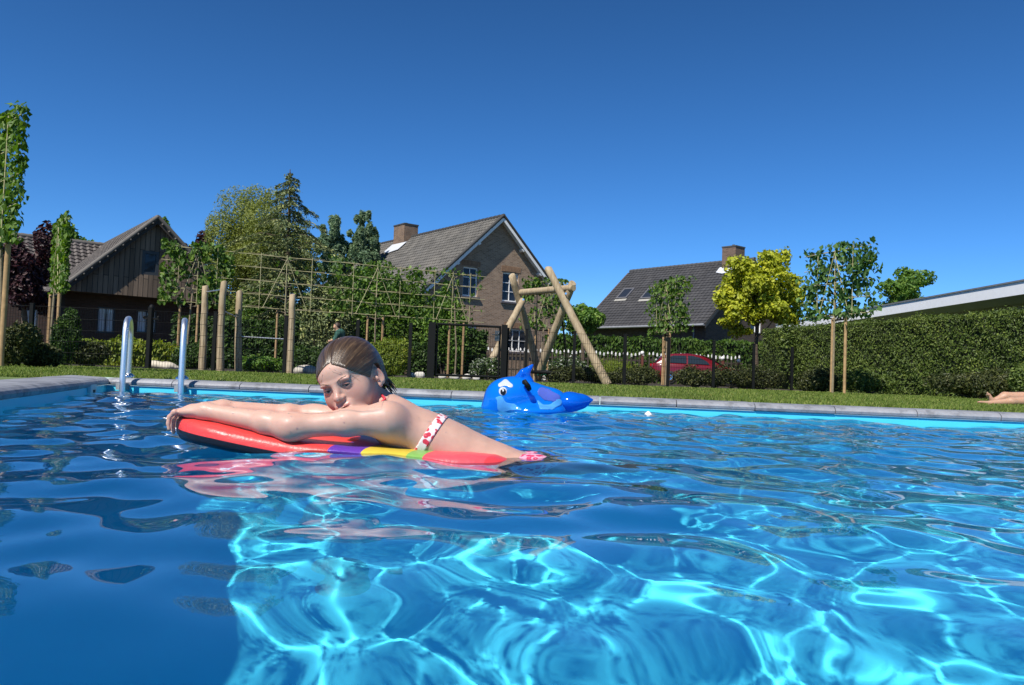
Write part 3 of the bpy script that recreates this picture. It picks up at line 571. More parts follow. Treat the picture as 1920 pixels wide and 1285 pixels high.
tree('willow_tree', 'broad yellow green willow towering behind the trellis', 'tree', gp(470, 36), crown_px(480, 490, 36, 96, 132, 100), 70000, .16, L_willow, bark, 4, 70, .28, None, 9, .28, .5, (.2, .34), [((P(445, 395, 36)), (1., 1., 1.1)), ((P(480, 372, 36)), (.7, .7, .6)), ((P(420, 430, 36)), (.8, .8, .8)), ((P(398, 425, 36)), (.35, .4, .6)), ((P(515, 380, 36)), (.7, .7, .7)), ((P(560, 450, 36)), (.6, .7, 1.3)), ((P(560, 520, 36)), (.8, .8, 1.3))])
for px, py, rx, rz, sd_, lab in ((628, 478, 36, 76, 5, 'blue green birch left of the chimneyed roof, its top rounded'), (680, 474, 34, 78, 6, 'tallest blue green birch touching the brick house roof'), (703, 490, 13, 62, 7, 'thin birch nearest the brick chimney')):
    tree('birch_tree', lab, 'tree', gp(px, 47), crown_px(px, py, 47, rx, rz), 9500 if rx > 20 else 4000, .28, L_blue, bark_pale, sd_, 60 if rx > 20 else 22, .14, 'birches beside the brick house', 7, .4, .9, (.11, .22))
tree('golden_maple', 'golden yellow maple with bright lobed foliage beside the dark roof', 'tree', gp(1420, 31), crown_px(1422, 552, 31, 80, 82), 14000, .165, L_yellow, bark, 8, 60, .11, None, 8, .75, .8, (.16, .28), [(P(1385, 500, 31), (.6, .6, .45)), (P(1450, 490, 31), (.6, .6, .45)), (P(1472, 480, 31), (.25, .3, .35)), (P(1360, 560, 31), (.45, .5, .4)), (P(1362, 606, 31), (.35, .4, .22)), (P(1490, 545, 31), (.5, .5, .5)), (P(1485, 595, 31), (.5, .5, .4)), (P(1398, 622, 31), (.35, .4, .14))])
tree('round_headed_tree', 'round headed dark green tree right of the log swing', 'tree', gp(1092, 32), crown_px(1092, 600, 32, 42, 44), 6500, .15, L_green, bark, 9, 16, .1)
tree('broadleaf_tree', 'round treetop showing over the white flat roof', 'tree', gp(1697, 46), crown_px(1700, 560, 46, 52, 56), 7000, .22, L_green, bark, 10, 22, .2, extra=[(P(1730, 522, 46), (.7, .7, .5)), (P(1672, 540, 46), (.8, .8, .5))])
# cedar: drooping tiers of needle sprays
def cedar(base, top, seed):
    rng = np.random.default_rng(seed); b = Vector(base); H = top.z-b.z; o = empty('cedar_tree', base, label='tall pointed cedar with drooping grey green tiers in front of the willow', cat='tree'); m = MB(); lean = Vector((top.x-b.x, 0, 0))
    m.tube([(0, 0, -.05), lean*.5+Vector((0, 0, H*.5)), lean+Vector((0, 0, H))], [.16, .1, .015], 8); pts = []; axs = []; nrm = []
    for i in range(96):
        t = (i+.5)/96; z = H*(.12+.87*t); L = min(1.9, (1-t)**.9*4.3)*rng.choice([.4, .65, .85, 1.1])*rng.uniform(.85, 1.1)+.1*(t < .97)+.03; a = i*2.4+rng.uniform(-.4, .4); d = np.array([math.cos(a), math.sin(a), 0.]); r = np.linspace(0, 1, 12)
        p0 = np.array([lean.x*t, 0, z]); line = p0+d[None]*(r*L)[:, None]+np.array([0, 0, 1.])*((.34*r-.55*r**2)*L)[:, None]; m.tube([tuple(line[0]), tuple(line[5]), tuple(line[11])], [.02, .012, .004], 4, False)
        k = int(20+120*L); u = rng.random(k)**.7; q = p0+d[None]*(u*L)[:, None]+np.array([0, 0, 1.])*((.34*u-.55*u**2)*L)[:, None]; sd2 = np.cross(d, [0, 0, 1.]); off = rng.normal(0, 1, k)*(.07+.09*L)*(1-.55*u)
        q = q+sd2[None]*off[:, None]+np.array([0, 0, -1.])[None]*(np.abs(off)*.45+rng.random(k)*.12)[:, None]; pts.append(q); axs.append(d[None]*.8+sd2[None]*np.sign(off)[:, None]*.5+np.array([0, 0, -.75])[None]); nrm.append(np.tile([0, 0, 1.], (k, 1))+d*.3)
    p = np.concatenate(pts); v, q = leaves(p, np.concatenate(nrm), .15, rng, .3, .5, np.concatenate(axs)); m.build('trunk', bark, o, fix=False); npmesh('crown', v, q, L_cedar, o, False); return o
cedar(gp(536, 29), P(544, 318, 29), 12)
# ------------------------------------------------------------------ pleached limes on bamboo lattices
def pleached(base, p0, p1, zb, zt, label, dens, seed, hole=None, stakes=((-.22, .05), (.22, -.03)), leaf=.12, group='pleached lime trees on bamboo lattices', lm=None, stake_h=None, nr=5, stem_r=.03, thick=.3, back=1., clump=.45, vert=(.22, .5, .78)):
    """base on the ground; lattice from p0 to p1 (x, y), rails between zb and zt"""
    rng = np.random.default_rng(seed); o = empty('pleached_tree', base, label=label, cat='pleached tree', group=group); B = Vector(base); a = Vector((*p0, 0))-Vector((B.x, B.y, 0)); b = Vector((*p1, 0))-Vector((B.x, B.y, 0)); t = (b-a).normalized(); n = Vector((-t.y, t.x, 0)); zb -= B.z; zt -= B.z
    m = MB(); c = (a+b)/2; m.tube([(0, 0, -.03), (.01, 0, zb*.5), (c.x*.3, c.y*.3, zb), (c.x*.6, c.y*.6, (zb+zt)/2), (c.x, c.y, zt-.1)], [stem_r, stem_r*.9, stem_r*.8, stem_r*.6, .008], 8)
    for k in range(nr):
        z = zb+(zt-zb)*(k+.02)/(nr-1)
        for s_ in (a, b): m.tube([(c.x*.5, c.y*.5, z-.12), tuple(c.lerp(s_, .3)+Vector((0, 0, z))), tuple(c.lerp(s_, .85)+Vector((0, 0, z+.03)))], [.015, .011, .005], 5)
    m.build('trunk', bark_pale, o, fix=False); m = MB(); off = n*.025
    for k in range(nr): z = zb+(zt-zb)*k/(nr-1); m.tube([a-t*.06-off+Vector((0, 0, z+rng.normal(0, .008))), b+t*.06-off+Vector((0, 0, z+rng.normal(0, .008)))], .0095, 6)
    for u in vert: q = a.lerp(b, u)-off*2; m.tube([q+Vector((0, 0, zb-.06)), q+Vector((0, 0, zt+.06))], .009, 6)
    for s_ in (-1, 1): m.tube([c-off*2.6+Vector((0, 0, zt-.05)), c+t*s_*(b-a).length*.24-off*2.6+Vector((0, 0, zb))], .009, 6)
    m.build('lattice', bamboo, o, fix=False)
    for dx, dy in stakes:
        m = MB(); h = stake_h or zb-.05; q = t*dx+n*dy; m.tube([q+Vector((0, 0, -.03)), q+Vector((0, 0, h))], .035, 10); m.build('stake', stake_m, o, fix=False)
    if stakes: m = MB(); h = (stake_h or zb-.05)-.06; q0 = t*stakes[0][0]+n*stakes[0][1]; q1 = t*stakes[-1][0]+n*stakes[-1][1]; m.tube([q0+Vector((0, 0, h)), Vector((0, 0, h))+n*.04, q1+Vector((0, 0, h))], .022, 6, sy=1.5); m.build('rubber_tie', black_metal, o, fix=False)
    L = (b-a).length; N = int(dens*L*(zt-zb)); u = rng.random(N)*1.06-.03; z = zb-.08+(zt-zb+.24)*rng.random(N); w_ = rng.normal(thick*.35*back, thick*.4, N)
    cl = np.sin(u*L*5.1+seed)*np.sin(z*4.7+seed*2)+.5*np.sin(u*L*11+z*7+seed); kp = cl > rng.normal(-.25, clump, N)
    if hole: kp &= np.array([rng.random() > hole(x, (y-zb)/(zt-zb)) for x, y in zip(u, z)])
    u, z, w_ = u[kp], z[kp], w_[kp]; p = np.array(a)[None]+np.array(b-a)[None]*u[:, None]+np.array(n)[None]*w_[:, None]; p[:, 2] = z
    nn = np.array(n)[None]*np.sign(w_)[:, None]+np.array([0, 0, .35])[None]+rng.normal(0, .3, (len(u), 3)); v, q = leaves(p, nn, leaf, rng, .8, .55, np.tile([0, 0, -1.], (len(u), 1))); npmesh('foliage', v, q, lm or L_lime, o, False); return o
ra = Vector((GX(318, 21), 21)); rb = Vector((GX(895, 25), 25)); zt_ = P(335, 464, 21.1).z; zb_ = P(330, 566, 21.1).z
def row(u): q = ra.lerp(rb, u); return (q.x, q.y)
def rowu(px):                                              # parameter on the row line under photo column px
    lo, hi = -.6, 1.8
    for _ in range(40):
        mdl = (lo+hi)/2; q = ra.lerp(rb, mdl)
        if GX(px, q.y) < q.x: hi = mdl
        else: lo = mdl
    return lo
for px, x0, x1, dens, hole, lab, sd_ in ((349, 296, 425, 800, lambda u, v: .75 if .3 < u < .5 and v < .85 else 0, 'leafy pleached lime at the left end of the trellis row', 21), (531, 440, 612, 14, None, 'bare bamboo lattice frame with almost no leaves behind the log posts', 22), (700, 618, 776, 260, None, 'half leafed pleached lime in front of the dense green shrubs', 23), (853, 780, 900, 220, lambda u, v: .8 if u > .62 else 0, 'pleached lime in front of the left upper window of the brick house', 24), (1014, 978, 1062, 620, lambda u, v: .35, 'pleached lime seen through the log swing frame', 25)):
    u0, u1, ub = rowu(x0), rowu(x1), rowu(px); q = row(ub); pleached((q[0], q[1], GZ), row(u0), row(u1), zb_, zt_, lab, dens, sd_, hole, leaf=.14, back=.35 if px in (349, 1014) else .9)
pleached(gp(1248, 25), (GX(1217, 26), 26), (GX(1279, 23.9), 23.9), P(1248, 622, 25).z, P(1248, 534, 25).z, 'slim pleached lime on three stakes beside the red car', 900, 26, lambda u, v: .25, stakes=((-.3, .08), (.28, -.04), (.0, -.12)), leaf=.13, clump=.9, back=.4)
pleached(gp(1561, 18.8), (GX(1508, 19.8), 19.8), (GX(1626, 17.8), 17.8), P(1565, 592, 18.8).z, P(1565, 471, 18.8).z, 'large pleached lime with open lattice standing before the clipped hedge', 850, 27, lambda u, v: .55 if .32 < u < .6 or (u < .6 and v > .85) else .1, stakes=((-.1, .05), (.45, -.05)), leaf=.135, clump=.7, back=.4, lm=leafmat('deep_lime_leaves', (.035, .09, .024), (.075, .16, .038), (.13, .23, .055)))
pleached(gp(92, 16.5), (GX(91, 17.2), 17.2), (GX(113, 15.7), 15.7), P(100, 545, 16.5).z, P(100, 422, 16.5).z, 'narrow pleached lime seen edge on in front of the timber house', 1300, 28, None, stakes=((-.35, .0), (.6, .05)), leaf=.11, thick=.09, back=0., clump=.9)
pleached(gp(-6, 10.6), (GX(-60, 11.3), 11.3), (GX(14, 10.0), 10.0), P(0, 452, 10.6).z, P(0, 240, 10.6).z, 'tall pleached lime cut off by the left edge of the view', 1300, 29, None, stakes=((.12, .02), (-.4, .0)), leaf=.1, thick=.1, back=0., clump=.9)
# ------------------------------------------------------------------ hedges
def hedge(name, label, pts, w, z0, z1, n, size, lm, seed, cat='hedge', rough=.06, asp=.5, upright=0.):
    """clipped hedge along a polyline of (x, y): dense leaf shell round a solid dark core that stops see-through"""
    rng = np.random.default_rng(seed); b = Vector((*pts[0], z0)); o = empty(name, b, label=label, cat=cat); core = MB(); P_ = []; N_ = []; seg = [(Vector(pts[i]), Vector(pts[i+1])) for i in range(len(pts)-1)]; tot = sum((q-p).length for p, q in seg)
    for p, q in seg:
        t = (q-p).normalized(); nn = Vector((-t.y, t.x)); L = (q-p).length; H = z1-z0; ci = .1
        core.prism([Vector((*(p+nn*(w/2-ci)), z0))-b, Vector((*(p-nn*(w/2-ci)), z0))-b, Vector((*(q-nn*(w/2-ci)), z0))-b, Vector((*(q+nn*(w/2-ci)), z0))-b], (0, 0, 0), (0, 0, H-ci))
        k = int(n*L/tot); u = rng.random(k)*L; f = rng.random(k); side = np.where(f < .42, 1, np.where(f < .84, -1, 0)); z = np.where(side != 0, z0+H*rng.random(k), z1); off = np.where(side != 0, side*w/2, (rng.random(k)-.5)*w)
        x = np.array([p.x, p.y])[None]+np.array(t)[None]*u[:, None]+np.array(nn)[None]*off[:, None]; pp = np.concatenate([x, z[:, None]], 1); nm = np.concatenate([np.array(nn)[None]*side[:, None], np.where(side == 0, 1., .25)[:, None]], 1)
        lump = (np.sin(u*2.3+seed)+np.sin(z*5+u*3.1)+np.sin(u*7+z*9))*rough*.6; pp += unit(nm)*(lump[:, None]+rng.normal(-.02, .05, (k, 1))); P_.append(pp); N_.append(nm)
    core.build('dark_core', M_core, o); p = np.concatenate(P_)-np.array(b); v, q = leaves(p, np.concatenate(N_), size, rng, asp, .6, np.tile([0, 0, upright], (len(p), 1)) if upright else None); npmesh('foliage', v, q, lm, o, False); return o  # solid dark filler added inside the leaves so nothing shows through
hedge('clipped_hedge', 'tall dark clipped conifer hedge filling the right side', [(9.5, 29), (12.55, 18.6), (15.2, 9.)], 1.1, GZ, 2.2, 130000, .072, L_hedge, 41, rough=.04)
hedge('hornbeam_hedge', 'bright green clipped hedge running behind the red car', [(GX(1020, 40), 40), (GX(1440, 40), 40)], 1.2, GZ, P(1240, 638, 40).z, 15000, .2, L_beech, 42, upright=-1)
hedge('garden_hedge', 'sunlit yellow green hedge behind the mesh fence near the pool ladder', [(GX(132, 19.5), 19.5), (GX(335, 20.2), 20.2)], .9, GZ, P(230, 645, 20).z, 9000, .12, L_sun, 43, upright=.6)
hedge('boundary_hedge', 'dark green hedge under the willow and cedar', [(GX(330, 27), 27), (GX(905, 29), 29)], 1.6, GZ, 1.75, 16000, .2, L_dark, 44)
hedge('far_hedge', 'high dark hedge closing the gap between the timber house and the willow', [(GX(300, 44), 44), (GX(760, 44), 44)], 2., GZ, 3.6, 9000, .34, L_dark, 45)
# ------------------------------------------------------------------ shrubs
def bl(*a): return [((x, y, z), (rx, ry, rz)) for x, y, z, rx, ry, rz in a]
def mound(w, d_, h, k, rng):
    r = [((rng.uniform(-w/2, w/2)*.75, rng.uniform(-d_/2, d_/2)*.7, h*rng.uniform(.3, .62)), (w*rng.uniform(.2, .32), d_*rng.uniform(.25, .4), h*rng.uniform(.28, .42))) for _ in range(k)]; m = h/max(c[2]+q[2] for c, q in r)
    return [((c[0], c[1], c[2]*m), (q[0], q[1], q[2]*m)) for c, q in r]
rs = np.random.default_rng(77)
def shrub(px0, px1, ytop, d, label, n, size, lm, seed, group=None, asp=.5, depth=None, name='shrub', k=9, **kw):
    w_ = abs(GX(px1, d)-GX(px0, d)); c = (px0+px1)/2; h = P(c, ytop, d).z-GZ; rng = np.random.default_rng(seed); return bush(name, label, gp(c, d), mound(w_, depth or w_*.6, h, k, rng), n, size, lm, bark, seed, asp, group, **kw)
shrub(-60, 62, 602, 11.0, 'rounded yew shrub at the left edge in front of the fence', 9000, .055, L_yew, 51)
shrub(40, 110, 640, 11.4, 'low yew shrub right of the rounded one by the left edge', 5000, .055, L_yew, 52)
shrub(98, 142, 575, 15.6, 'upright dark yew column beside the corner of the timber house', 5500, .08, L_dark, 53, k=12)
shrub(138, 215, 640, 15.9, 'dark brownish bush behind the fence left of the pool ladder', 4500, .08, L_yew, 54)
for i, (x0, x1, yt, d, n, sz, lm_2, lab) in enumerate(((1028, 1085, 683, 19.6, 3500, .07, L_yew, 'low shrub behind the right foot of the log swing'), (1082, 1160, 688, 20.4, 4200, .07, L_yew, 'low shrub between the swing foot and the fence post'), (1150, 1232, 686, 20.6, 4200, .07, L_yew, 'low brown green shrub left of the staked lime'), (1264, 1345, 684, 21.0, 4500, .07, L_yew, 'low shrub in front of the red car doors'), (1330, 1402, 682, 21.2, 4500, .07, L_yew, 'low shrub in front of the red car bonnet'), (1390, 1462, 684, 22.0, 4500, .07, L_yew, 'low shrub under the golden maple'))):
    shrub(x0, x1, yt, d, lab, n, sz, lm_2, 60+i, 'low shrubs along the mesh fence')
for i, (x0, x1, yt, d, lm_2, lab) in enumerate(((1498, 1600, 688, 21.5, L_yew, 'dark low shrub around the stakes of the large pleached lime'), (1590, 1668, 690, 20.6, L_hedge, 'green low shrub at the foot of the clipped hedge'), (1752, 1900, 688, 17.4, L_yew, 'brownish low shrub behind the sunbather feet'), (1900, 1990, 686, 16.0, L_hedge, 'green low shrub behind the sunbather knees'))):
    shrub(x0, x1, yt, d, lab, 6500, .075, lm_2, 70+i, 'low shrubs before the clipped hedge')
shrub(1462, 1512, 606, 27, 'tall open brownish shrub at the end of the clipped hedge', 3600, .13, L_hedge, 75, k=12)
shrub(560, 650, 528, 26.0, 'grey green shrub right of the cedar', 6000, .13, L_cedar, 80, k=14)
shrub(556, 660, 496, 31.0, 'soft green shrub between the cedar and the birches', 9000, .13, L_willow, 79, k=16)
shrub(440, 530, 520, 30.0, 'leafy green shrub below the willow behind the bare lattice', 8000, .13, L_lime, 78, k=14)
shrub(630, 730, 484, 27.5, 'tall green shrub below the birches', 9500, .15, L_green, 81, k=16)
shrub(722, 800, 512, 27.0, 'broad bright green shrub against the brick house corner', 8000, .15, L_lime, 82, k=14)
shrub(788, 872, 535, 26.5, 'leafy green shrub below the left upper window', 6500, .14, L_green, 83, k=12)
shrub(690, 765, 632, 17.6, 'bamboo like shrub with narrow leaves behind the child', 5200, .13, L_sun, 84, asp=.18, k=12)
shrub(640, 700, 640, 18.2, 'dark bush behind the child, left of the bamboo', 3600, .1, L_dark, 85)
shrub(752, 812, 640, 18.8, 'dark bush beside the hinge post of the gate', 4200, .1, L_dark, 86)
shrub(560, 612, 650, 18.6, 'dark fern bush beside the end log post', 3600, .12, L_dark, 87, asp=.25)
shrub(450, 535, 668, 18.0, 'loose weedy bush between the log posts', 3200, .1, L_green, 88)
shrub(330, 400, 640, 18.6, 'shaded bush behind the first log post', 3600, .1, L_dark, 89)
shrub(876, 942, 668, 20.0, 'white flowering bush seen through the gate', 3000, .08, leafmat('white_flower_bush', (.03, .06, .014), (.07, .12, .03), (.6, .6, .56), .2), 90)
shrub(1030, 1100, 664, 24.5, 'white flowering bush behind the swing', 2600, .09, bpy.data.materials['white_flower_bush'], 91)
shrub(1100, 1215, 672, 27.5, 'loose grassy bush in front of the picket fence', 3600, .13, L_sun, 92, asp=.14)
# ------------------------------------------------------------------ mesh fence, gate
FH = 1.12
def fpt(px, d): return Vector((GX(px, d), d, GZ))
def panel(m, a, b, z0, z1):
    t = b-a; L = t.length; n = max(2, int(L/.05)); r = .0035
    for i in range(n+1): q = a.lerp(b, i/n); m.tube([q+Vector((0, 0, z0)), q+Vector((0, 0, z1))], r, 3, False)
    k = max(2, int((z1-z0)/.2))
    for i in range(k+1):
        z = z0+(z1-z0)*i/k; m.tube([a+Vector((0, -.006, z)), b+Vector((0, -.006, z))], .0045, 3, False)
def fence(label, posts, gate_posts=()):
    o = empty('mesh_fence', posts[0], label=label, cat='fence', group='black mesh fence around the lawn'); B = posts[0]
    for i, p in enumerate(posts):
        m = MB(); m.box(p-B+Vector((0, 0, FH/2+.01)), (.065, .065, FH+.06)); m.box(p-B+Vector((0, 0, FH+.045)), (.072, .072, .02)); m.build('post', black_metal, o)
    for a, b in zip(posts, posts[1:]):
        m = MB(); t = (b-a).normalized(); panel(m, a-B+t*.05, b-B-t*.05, .04, FH); m.build('mesh_panel', black_metal, o, fix=False)
    return o
fence('black mesh fence on the left, from the edge of the view to the gate', [fpt(-120, 15.1), fpt(55, 15.2), fpt(277, 15.3), fpt(400, 15.7), fpt(533, 16.1), fpt(668, 16.6), fpt(767, 17.0), fpt(803, 17.15)])
fence('black mesh fence on the right, from the gate to the clipped hedge', [fpt(949, 17.5), fpt(985, 17.6), fpt(1075, 17.8), fpt(1170, 18.2), fpt(1252, 18.9), fpt(1337, 19.6), fpt(1412, 20.4), fpt(1484, 21.3)])
G0, G1 = fpt(808, 17.1), fpt(943, 17.4)
go = empty('garden_gate', G0, label='black mesh garden gate between two thick square posts', cat='gate'); m = MB(); m.box((0, 0, FH/2+.04), (.13, .13, FH+.1)); m.build('hinge_post', black_metal, go)
m = MB(); m.box(G1-G0+Vector((0, 0, FH/2+.05)), (.13, .13, FH+.12)); m.build('latch_post', black_metal, go); t_ = (G1-G0).normalized(); a = t_*.1; b = (G1-G0)-t_*.1
m = MB(); e = Vector((0, 0, 1))
for z in (.09, FH+.06): m.tube([a+e*z, b+e*z], .026, 6)
for q in (a, b): m.tube([q+e*.07, q+e*(FH+.08)], .026, 6)
m.build('gate_frame', black_metal, go); m = MB(); panel(m, a, b, .1, FH+.05); m.build('mesh_panel', black_metal, go, fix=False)
m = MB(); m.box(b-t_*.06+e*.98+Vector((0, -.03, 0)), (.1, .05, .22)); m.tube([b-t_*.06+e*1.0+Vector((0, -.05, 0)), b-t_*.06+e*1.0+Vector((0, -.1, 0)), b-t_*.17+e*1.0+Vector((0, -.1, 0))], .011, 6); m.ball(b-t_*.03+e*1.03+Vector((0, -.07, 0)), .022, 8); lk = m.build('lock', plain('lock_metal', (.12, .12, .12), .35, .8), go)
# post with cross arms left of the ladder
q = fpt(279, 15.9); po = empty('lamp_post', q, label='black post with short cross arms behind the pool ladder', cat='post'); m = MB(); m.lathe([(.05, 0), (.05, 1.18), (.055, 1.2), (.05, 1.25), (.02, 1.28), (0, 1.285)], n=12); m.build('shaft', black_metal, po)
m = MB(); m.box((0, 0, 1.0), (.3, .04, .035)); m.ball((-.14, 0, 1.03), .03, 8); m.ball((.14, 0, 1.03), .03, 8); m.build('cross_arm', black_metal, po)
# ------------------------------------------------------------------ log posts with turning bars
def log(m, a, b, r0, r1, seed, n=12):
    rng = random.Random(seed); a = Vector(a); b = Vector(b); L = (b-a).length; pts = []; rr = []; k = max(6, int(L/.25)); s1 = Vector((rng.uniform(-1, 1), rng.uniform(-1, 1), 0))*.02
    for i in range(k+1): t = i/k; pts.append(a.lerp(b, t)+s1*math.sin(t*3.1)+Vector((rng.uniform(-1, 1), rng.uniform(-1, 1), 0))*.006); rr.append((r0+(r1-r0)*t)*rng.uniform(.96, 1.04))
    e = (b-a).normalized(); pts.append(b+e*.012); rr.append(r1*.86); m.tube(pts, rr, n); return m
cf = empty('climbing_frame', gp(470, 17.3), label='turning bars of four upright log posts behind the mesh fence', cat='climbing frame'); O = Vector(cf.location); tops = []
for i, (px, pt, yt, d) in enumerate(((380, 385, 537, 17.6), (414, 420, 530, 17.0), (448, 449, 548, 17.5), (543, 548.5, 553, 17.0))):
    b = Vector(gp(px, d)); t = P(pt, yt, d+.02); m = MB(); log(m, b-O, t-O, .082, .068, 30+i); m.build('log_post', log_m, cf, fix=False); tops.append((b-O, t-O))
for i, j, h in ((0, 1, .93), (1, 2, .68), (2, 3, .44)):
    m = MB(); m.tube([tops[i][0].lerp(tops[i][1], h), tops[j][0].lerp(tops[j][1], h-.01)], .018, 8); m.build('steel_bar', plain('galvanised_bar', (.6, .6, .6), .35, 1.) if i == 0 else bpy.data.materials['galvanised_bar'], cf)
# ------------------------------------------------------------------ log swing
sw = empty('swing_frame', gp(1010, 20), label='pale log swing frame of two crossed A shaped supports and a beam', cat='swing'); O = Vector(sw.location)
def leg(name, px0, d0, top, r0, r1, seed): m = MB(); log(m, Vector(gp(px0, d0))-O, top-O, r0, r1, seed); return m.build(name, log_m, sw, fix=False)
leg('leg', 905, 20.0, P(981, 563, 20.9), .105, .09, 1); leg('leg', 1014, 22.0, P(960, 517, 20.7), .105, .09, 2); leg('leg', 1140, 18.4, P(1028, 504, 19.1), .105, .09, 3); leg('leg', 1006, 20.4, P(1074, 531, 19.0), .105, .09, 4)
m = MB(); bA, bB = P(974, 549, 20.95), P(1075, 540, 18.95); log(m, bA-O, bB-O, .085, .085, 5); m.build('beam', log_m, sw, fix=False)
m = MB()
for a, b in ((P(981, 563, 20.7), .05), (P(1060, 552, 18.95), .05)): m.tube([a-O+Vector((0, -.1, 0)), a-O+Vector((0, -.17, 0))], b*.5, 8)
m.build('bolt', steel, sw)
ns = empty('nest_swing', P(1035, 699, 19.9), label='black ringed nest swing with a green net hanging under the log beam', cat='swing seat'); O = Vector(ns.location); m = MB()
R0 = .5; m.tube([(R0*math.cos(2*math.pi*i/28), R0*math.sin(2*math.pi*i/28), 0) for i in range(29)], .045, 8, False); m.build('ring', black_metal, ns); m = MB()
for i in range(-5, 6): x = i*.085; y = math.sqrt(max(0, .22-x*x)); m.tube([(x, -y, -.01), (x, 0, -.1), (x, y, -.01)], .012, 4); m.tube([(-y, x, -.01), (0, x, -.1), (y, x, -.01)], .012, 4)
m.build('net', plain('green_net', (.02, .2, .12), .7), ns); m = MB()
for s_, tp in ((-1, bA.lerp(bB, .35)), (1, bA.lerp(bB, .75))):
    for y in (-.3, .3): m.tube([(s_*.4, y, .02), tp-O], .013, 5)
m.build('rope', black_metal, ns)
# ------------------------------------------------------------------ stones
def stone(px, d, w_, h, label, seed, mat=None, group=None, dy=.5):
    rng = np.random.default_rng(seed); c = np.array(gp(px, d)); pr = []
    for i in range(7): a = rng.uniform(-1, 1, 3); pr.append(Ell(c+np.array([a[0]*w_*.26, a[1]*w_*.2*dy, h*.4+a[2]*h*.08]), np.array([w_*rng.uniform(.22, .34), w_*.3*dy, h*rng.uniform(.38, .55)]), Matrix.Rotation(rng.uniform(-.3, .3), 3, 'Y'), .03))
    return tag(sdf_obj('boulder', pr, max(.012, w_/45), mat or stone_pale, None, origin=tuple(c)), label, 'boulder', group)
stone(303, 17.0, .75, .17, 'flat pale boulder behind the fence between the ladder rails', 1, plain('buff_stone', (.5, .45, .36), .9, vary=.3, scale=9, bump=.6))  # warm buff stone, paler than the grey boulders
stone(578, 17.6, .72, .2, 'long grey boulder beside the head of the child', 2)
stone(712, 18.0, .3, .12, 'small grey boulder below the bamboo like shrub', 3)
for i, (px, d, w_, h) in enumerate(((772, 18.3, .2, .12), (788, 18.5, .26, .15), (830, 18.8, .2, .1), (852, 18.9, .24, .12), (872, 19.1, .26, .13), (893, 19.2, .2, .11))): stone(px, d, w_, h, 'whitish rock left of the gate hinge post' if i == 0 else 'larger whitish rock against the gate hinge post' if i == 1 else ['small whitish rock behind the gate, nearest its hinges', 'whitish rock behind the middle of the gate', 'biggest whitish rock seen through the gate', 'whitish rock near the latch side of the gate'][i-2], 10+i, plain('white_rock', (.55, .53, .48), .9, vary=.25, scale=10, bump=.5) if i == 0 else bpy.data.materials['white_rock'], 'whitish rocks along the fence foot')
gb = empty('gabion', gp(1033, 21.2), label='low wire basket of pale stones under the nest swing', cat='gabion'); rng = np.random.default_rng(8); m = MB()
for i in range(150): m.ball((rng.uniform(-.3, .3), rng.uniform(-.15, .15), rng.uniform(.04, .26)), rng.uniform(.03, .045), 6, sc=(1, 1, .8))
m.build('stone_fill', bpy.data.materials['white_rock'], gb); m = MB()
for i in range(8): x = -.34+.68*i/7; m.tube([(x, -.2, 0), (x, -.2, .3)], .004, 4)
for z in (0.01, .1, .2, .3): m.tube([(-.34, -.2, z), (.34, -.2, z)], .004, 4)
m.build('wire_basket', steel, gb)
# ------------------------------------------------------------------ picket fence, globe lamps
for x0, x1, d0, d1, lab in ((742, 936, 34.2, 34.5, 'white tipped picket fence behind the gate, below the brick house'), (944, 1212, 34.5, 35, 'white tipped picket fence behind the log swing'), (1216, 1392, 35, 35.4, 'white tipped picket fence behind the red car')):
    a = Vector(gp(x0, d0)); b = Vector(gp(x1, d1)); o = empty('picket_fence', a, label=lab, cat='picket fence', group='picket fence along the back drive'); n = int((b-a).length/.17); m = MB(); h = P((x0+x1)/2, 652+(((x0+x1)/2)-880)*.033, d0).z-GZ
    for i in range(n):
        q = (b-a)*(i/n); hh = h+.03*math.sin(i*1.7); m.box(q+Vector((0, 0, hh/2)), (.06, .025, hh)); m.prism([q+Vector((-.033, -.014, hh-.06-.05*abs(math.sin(i*2.3)))), q+Vector((.033, -.014, hh-.06-.05*abs(math.sin(i*2.3)))), q+Vector((.033, -.014, hh)), q+Vector((0, -.014, hh+.05)), q+Vector((-.033, -.014, hh))], (0, 0, 0), (0, .03, 0), mi=1)
    for z in (.4, h-.3): m.box((b-a)/2+Vector((0, .03, z)), ((b-a).length, .03, .08), rz=math.atan2((b-a).y, (b-a).x))
    m.build('slat_panel', [plain('dark_stained_wood', (.045, .035, .025), .8), white_paint], o)
for px, py, d, lab in ((1203, 662, 33.9, 'white globe on a post left of the red car'), (1354, 672, 33.9, 'white globe on a post behind the car windscreen'), (1384, 677, 33.9, 'white globe on a post right of the red car'), (752, 638, 33.6, 'white globe on a post beside the bamboo like shrub'), (879, 644, 33.6, 'white globe on a post seen through the gate')):
    q = Vector(gp(px, d)); o = empty('globe_lamp', q, label=lab, cat='garden lamp', group='white globes on posts'); h = P(px, py, d).z-GZ; m = MB(); m.box((0, 0, h/2-.05), (.1, .1, h-.1)); m.build('post', plain('red_brown_post', (.12, .03, .02), .7) if px == 1203 else bpy.data.materials['red_brown_post'], o); m = MB(); m.ball((0, 0, h), .085, 12); m.build('globe', white_paint, o)
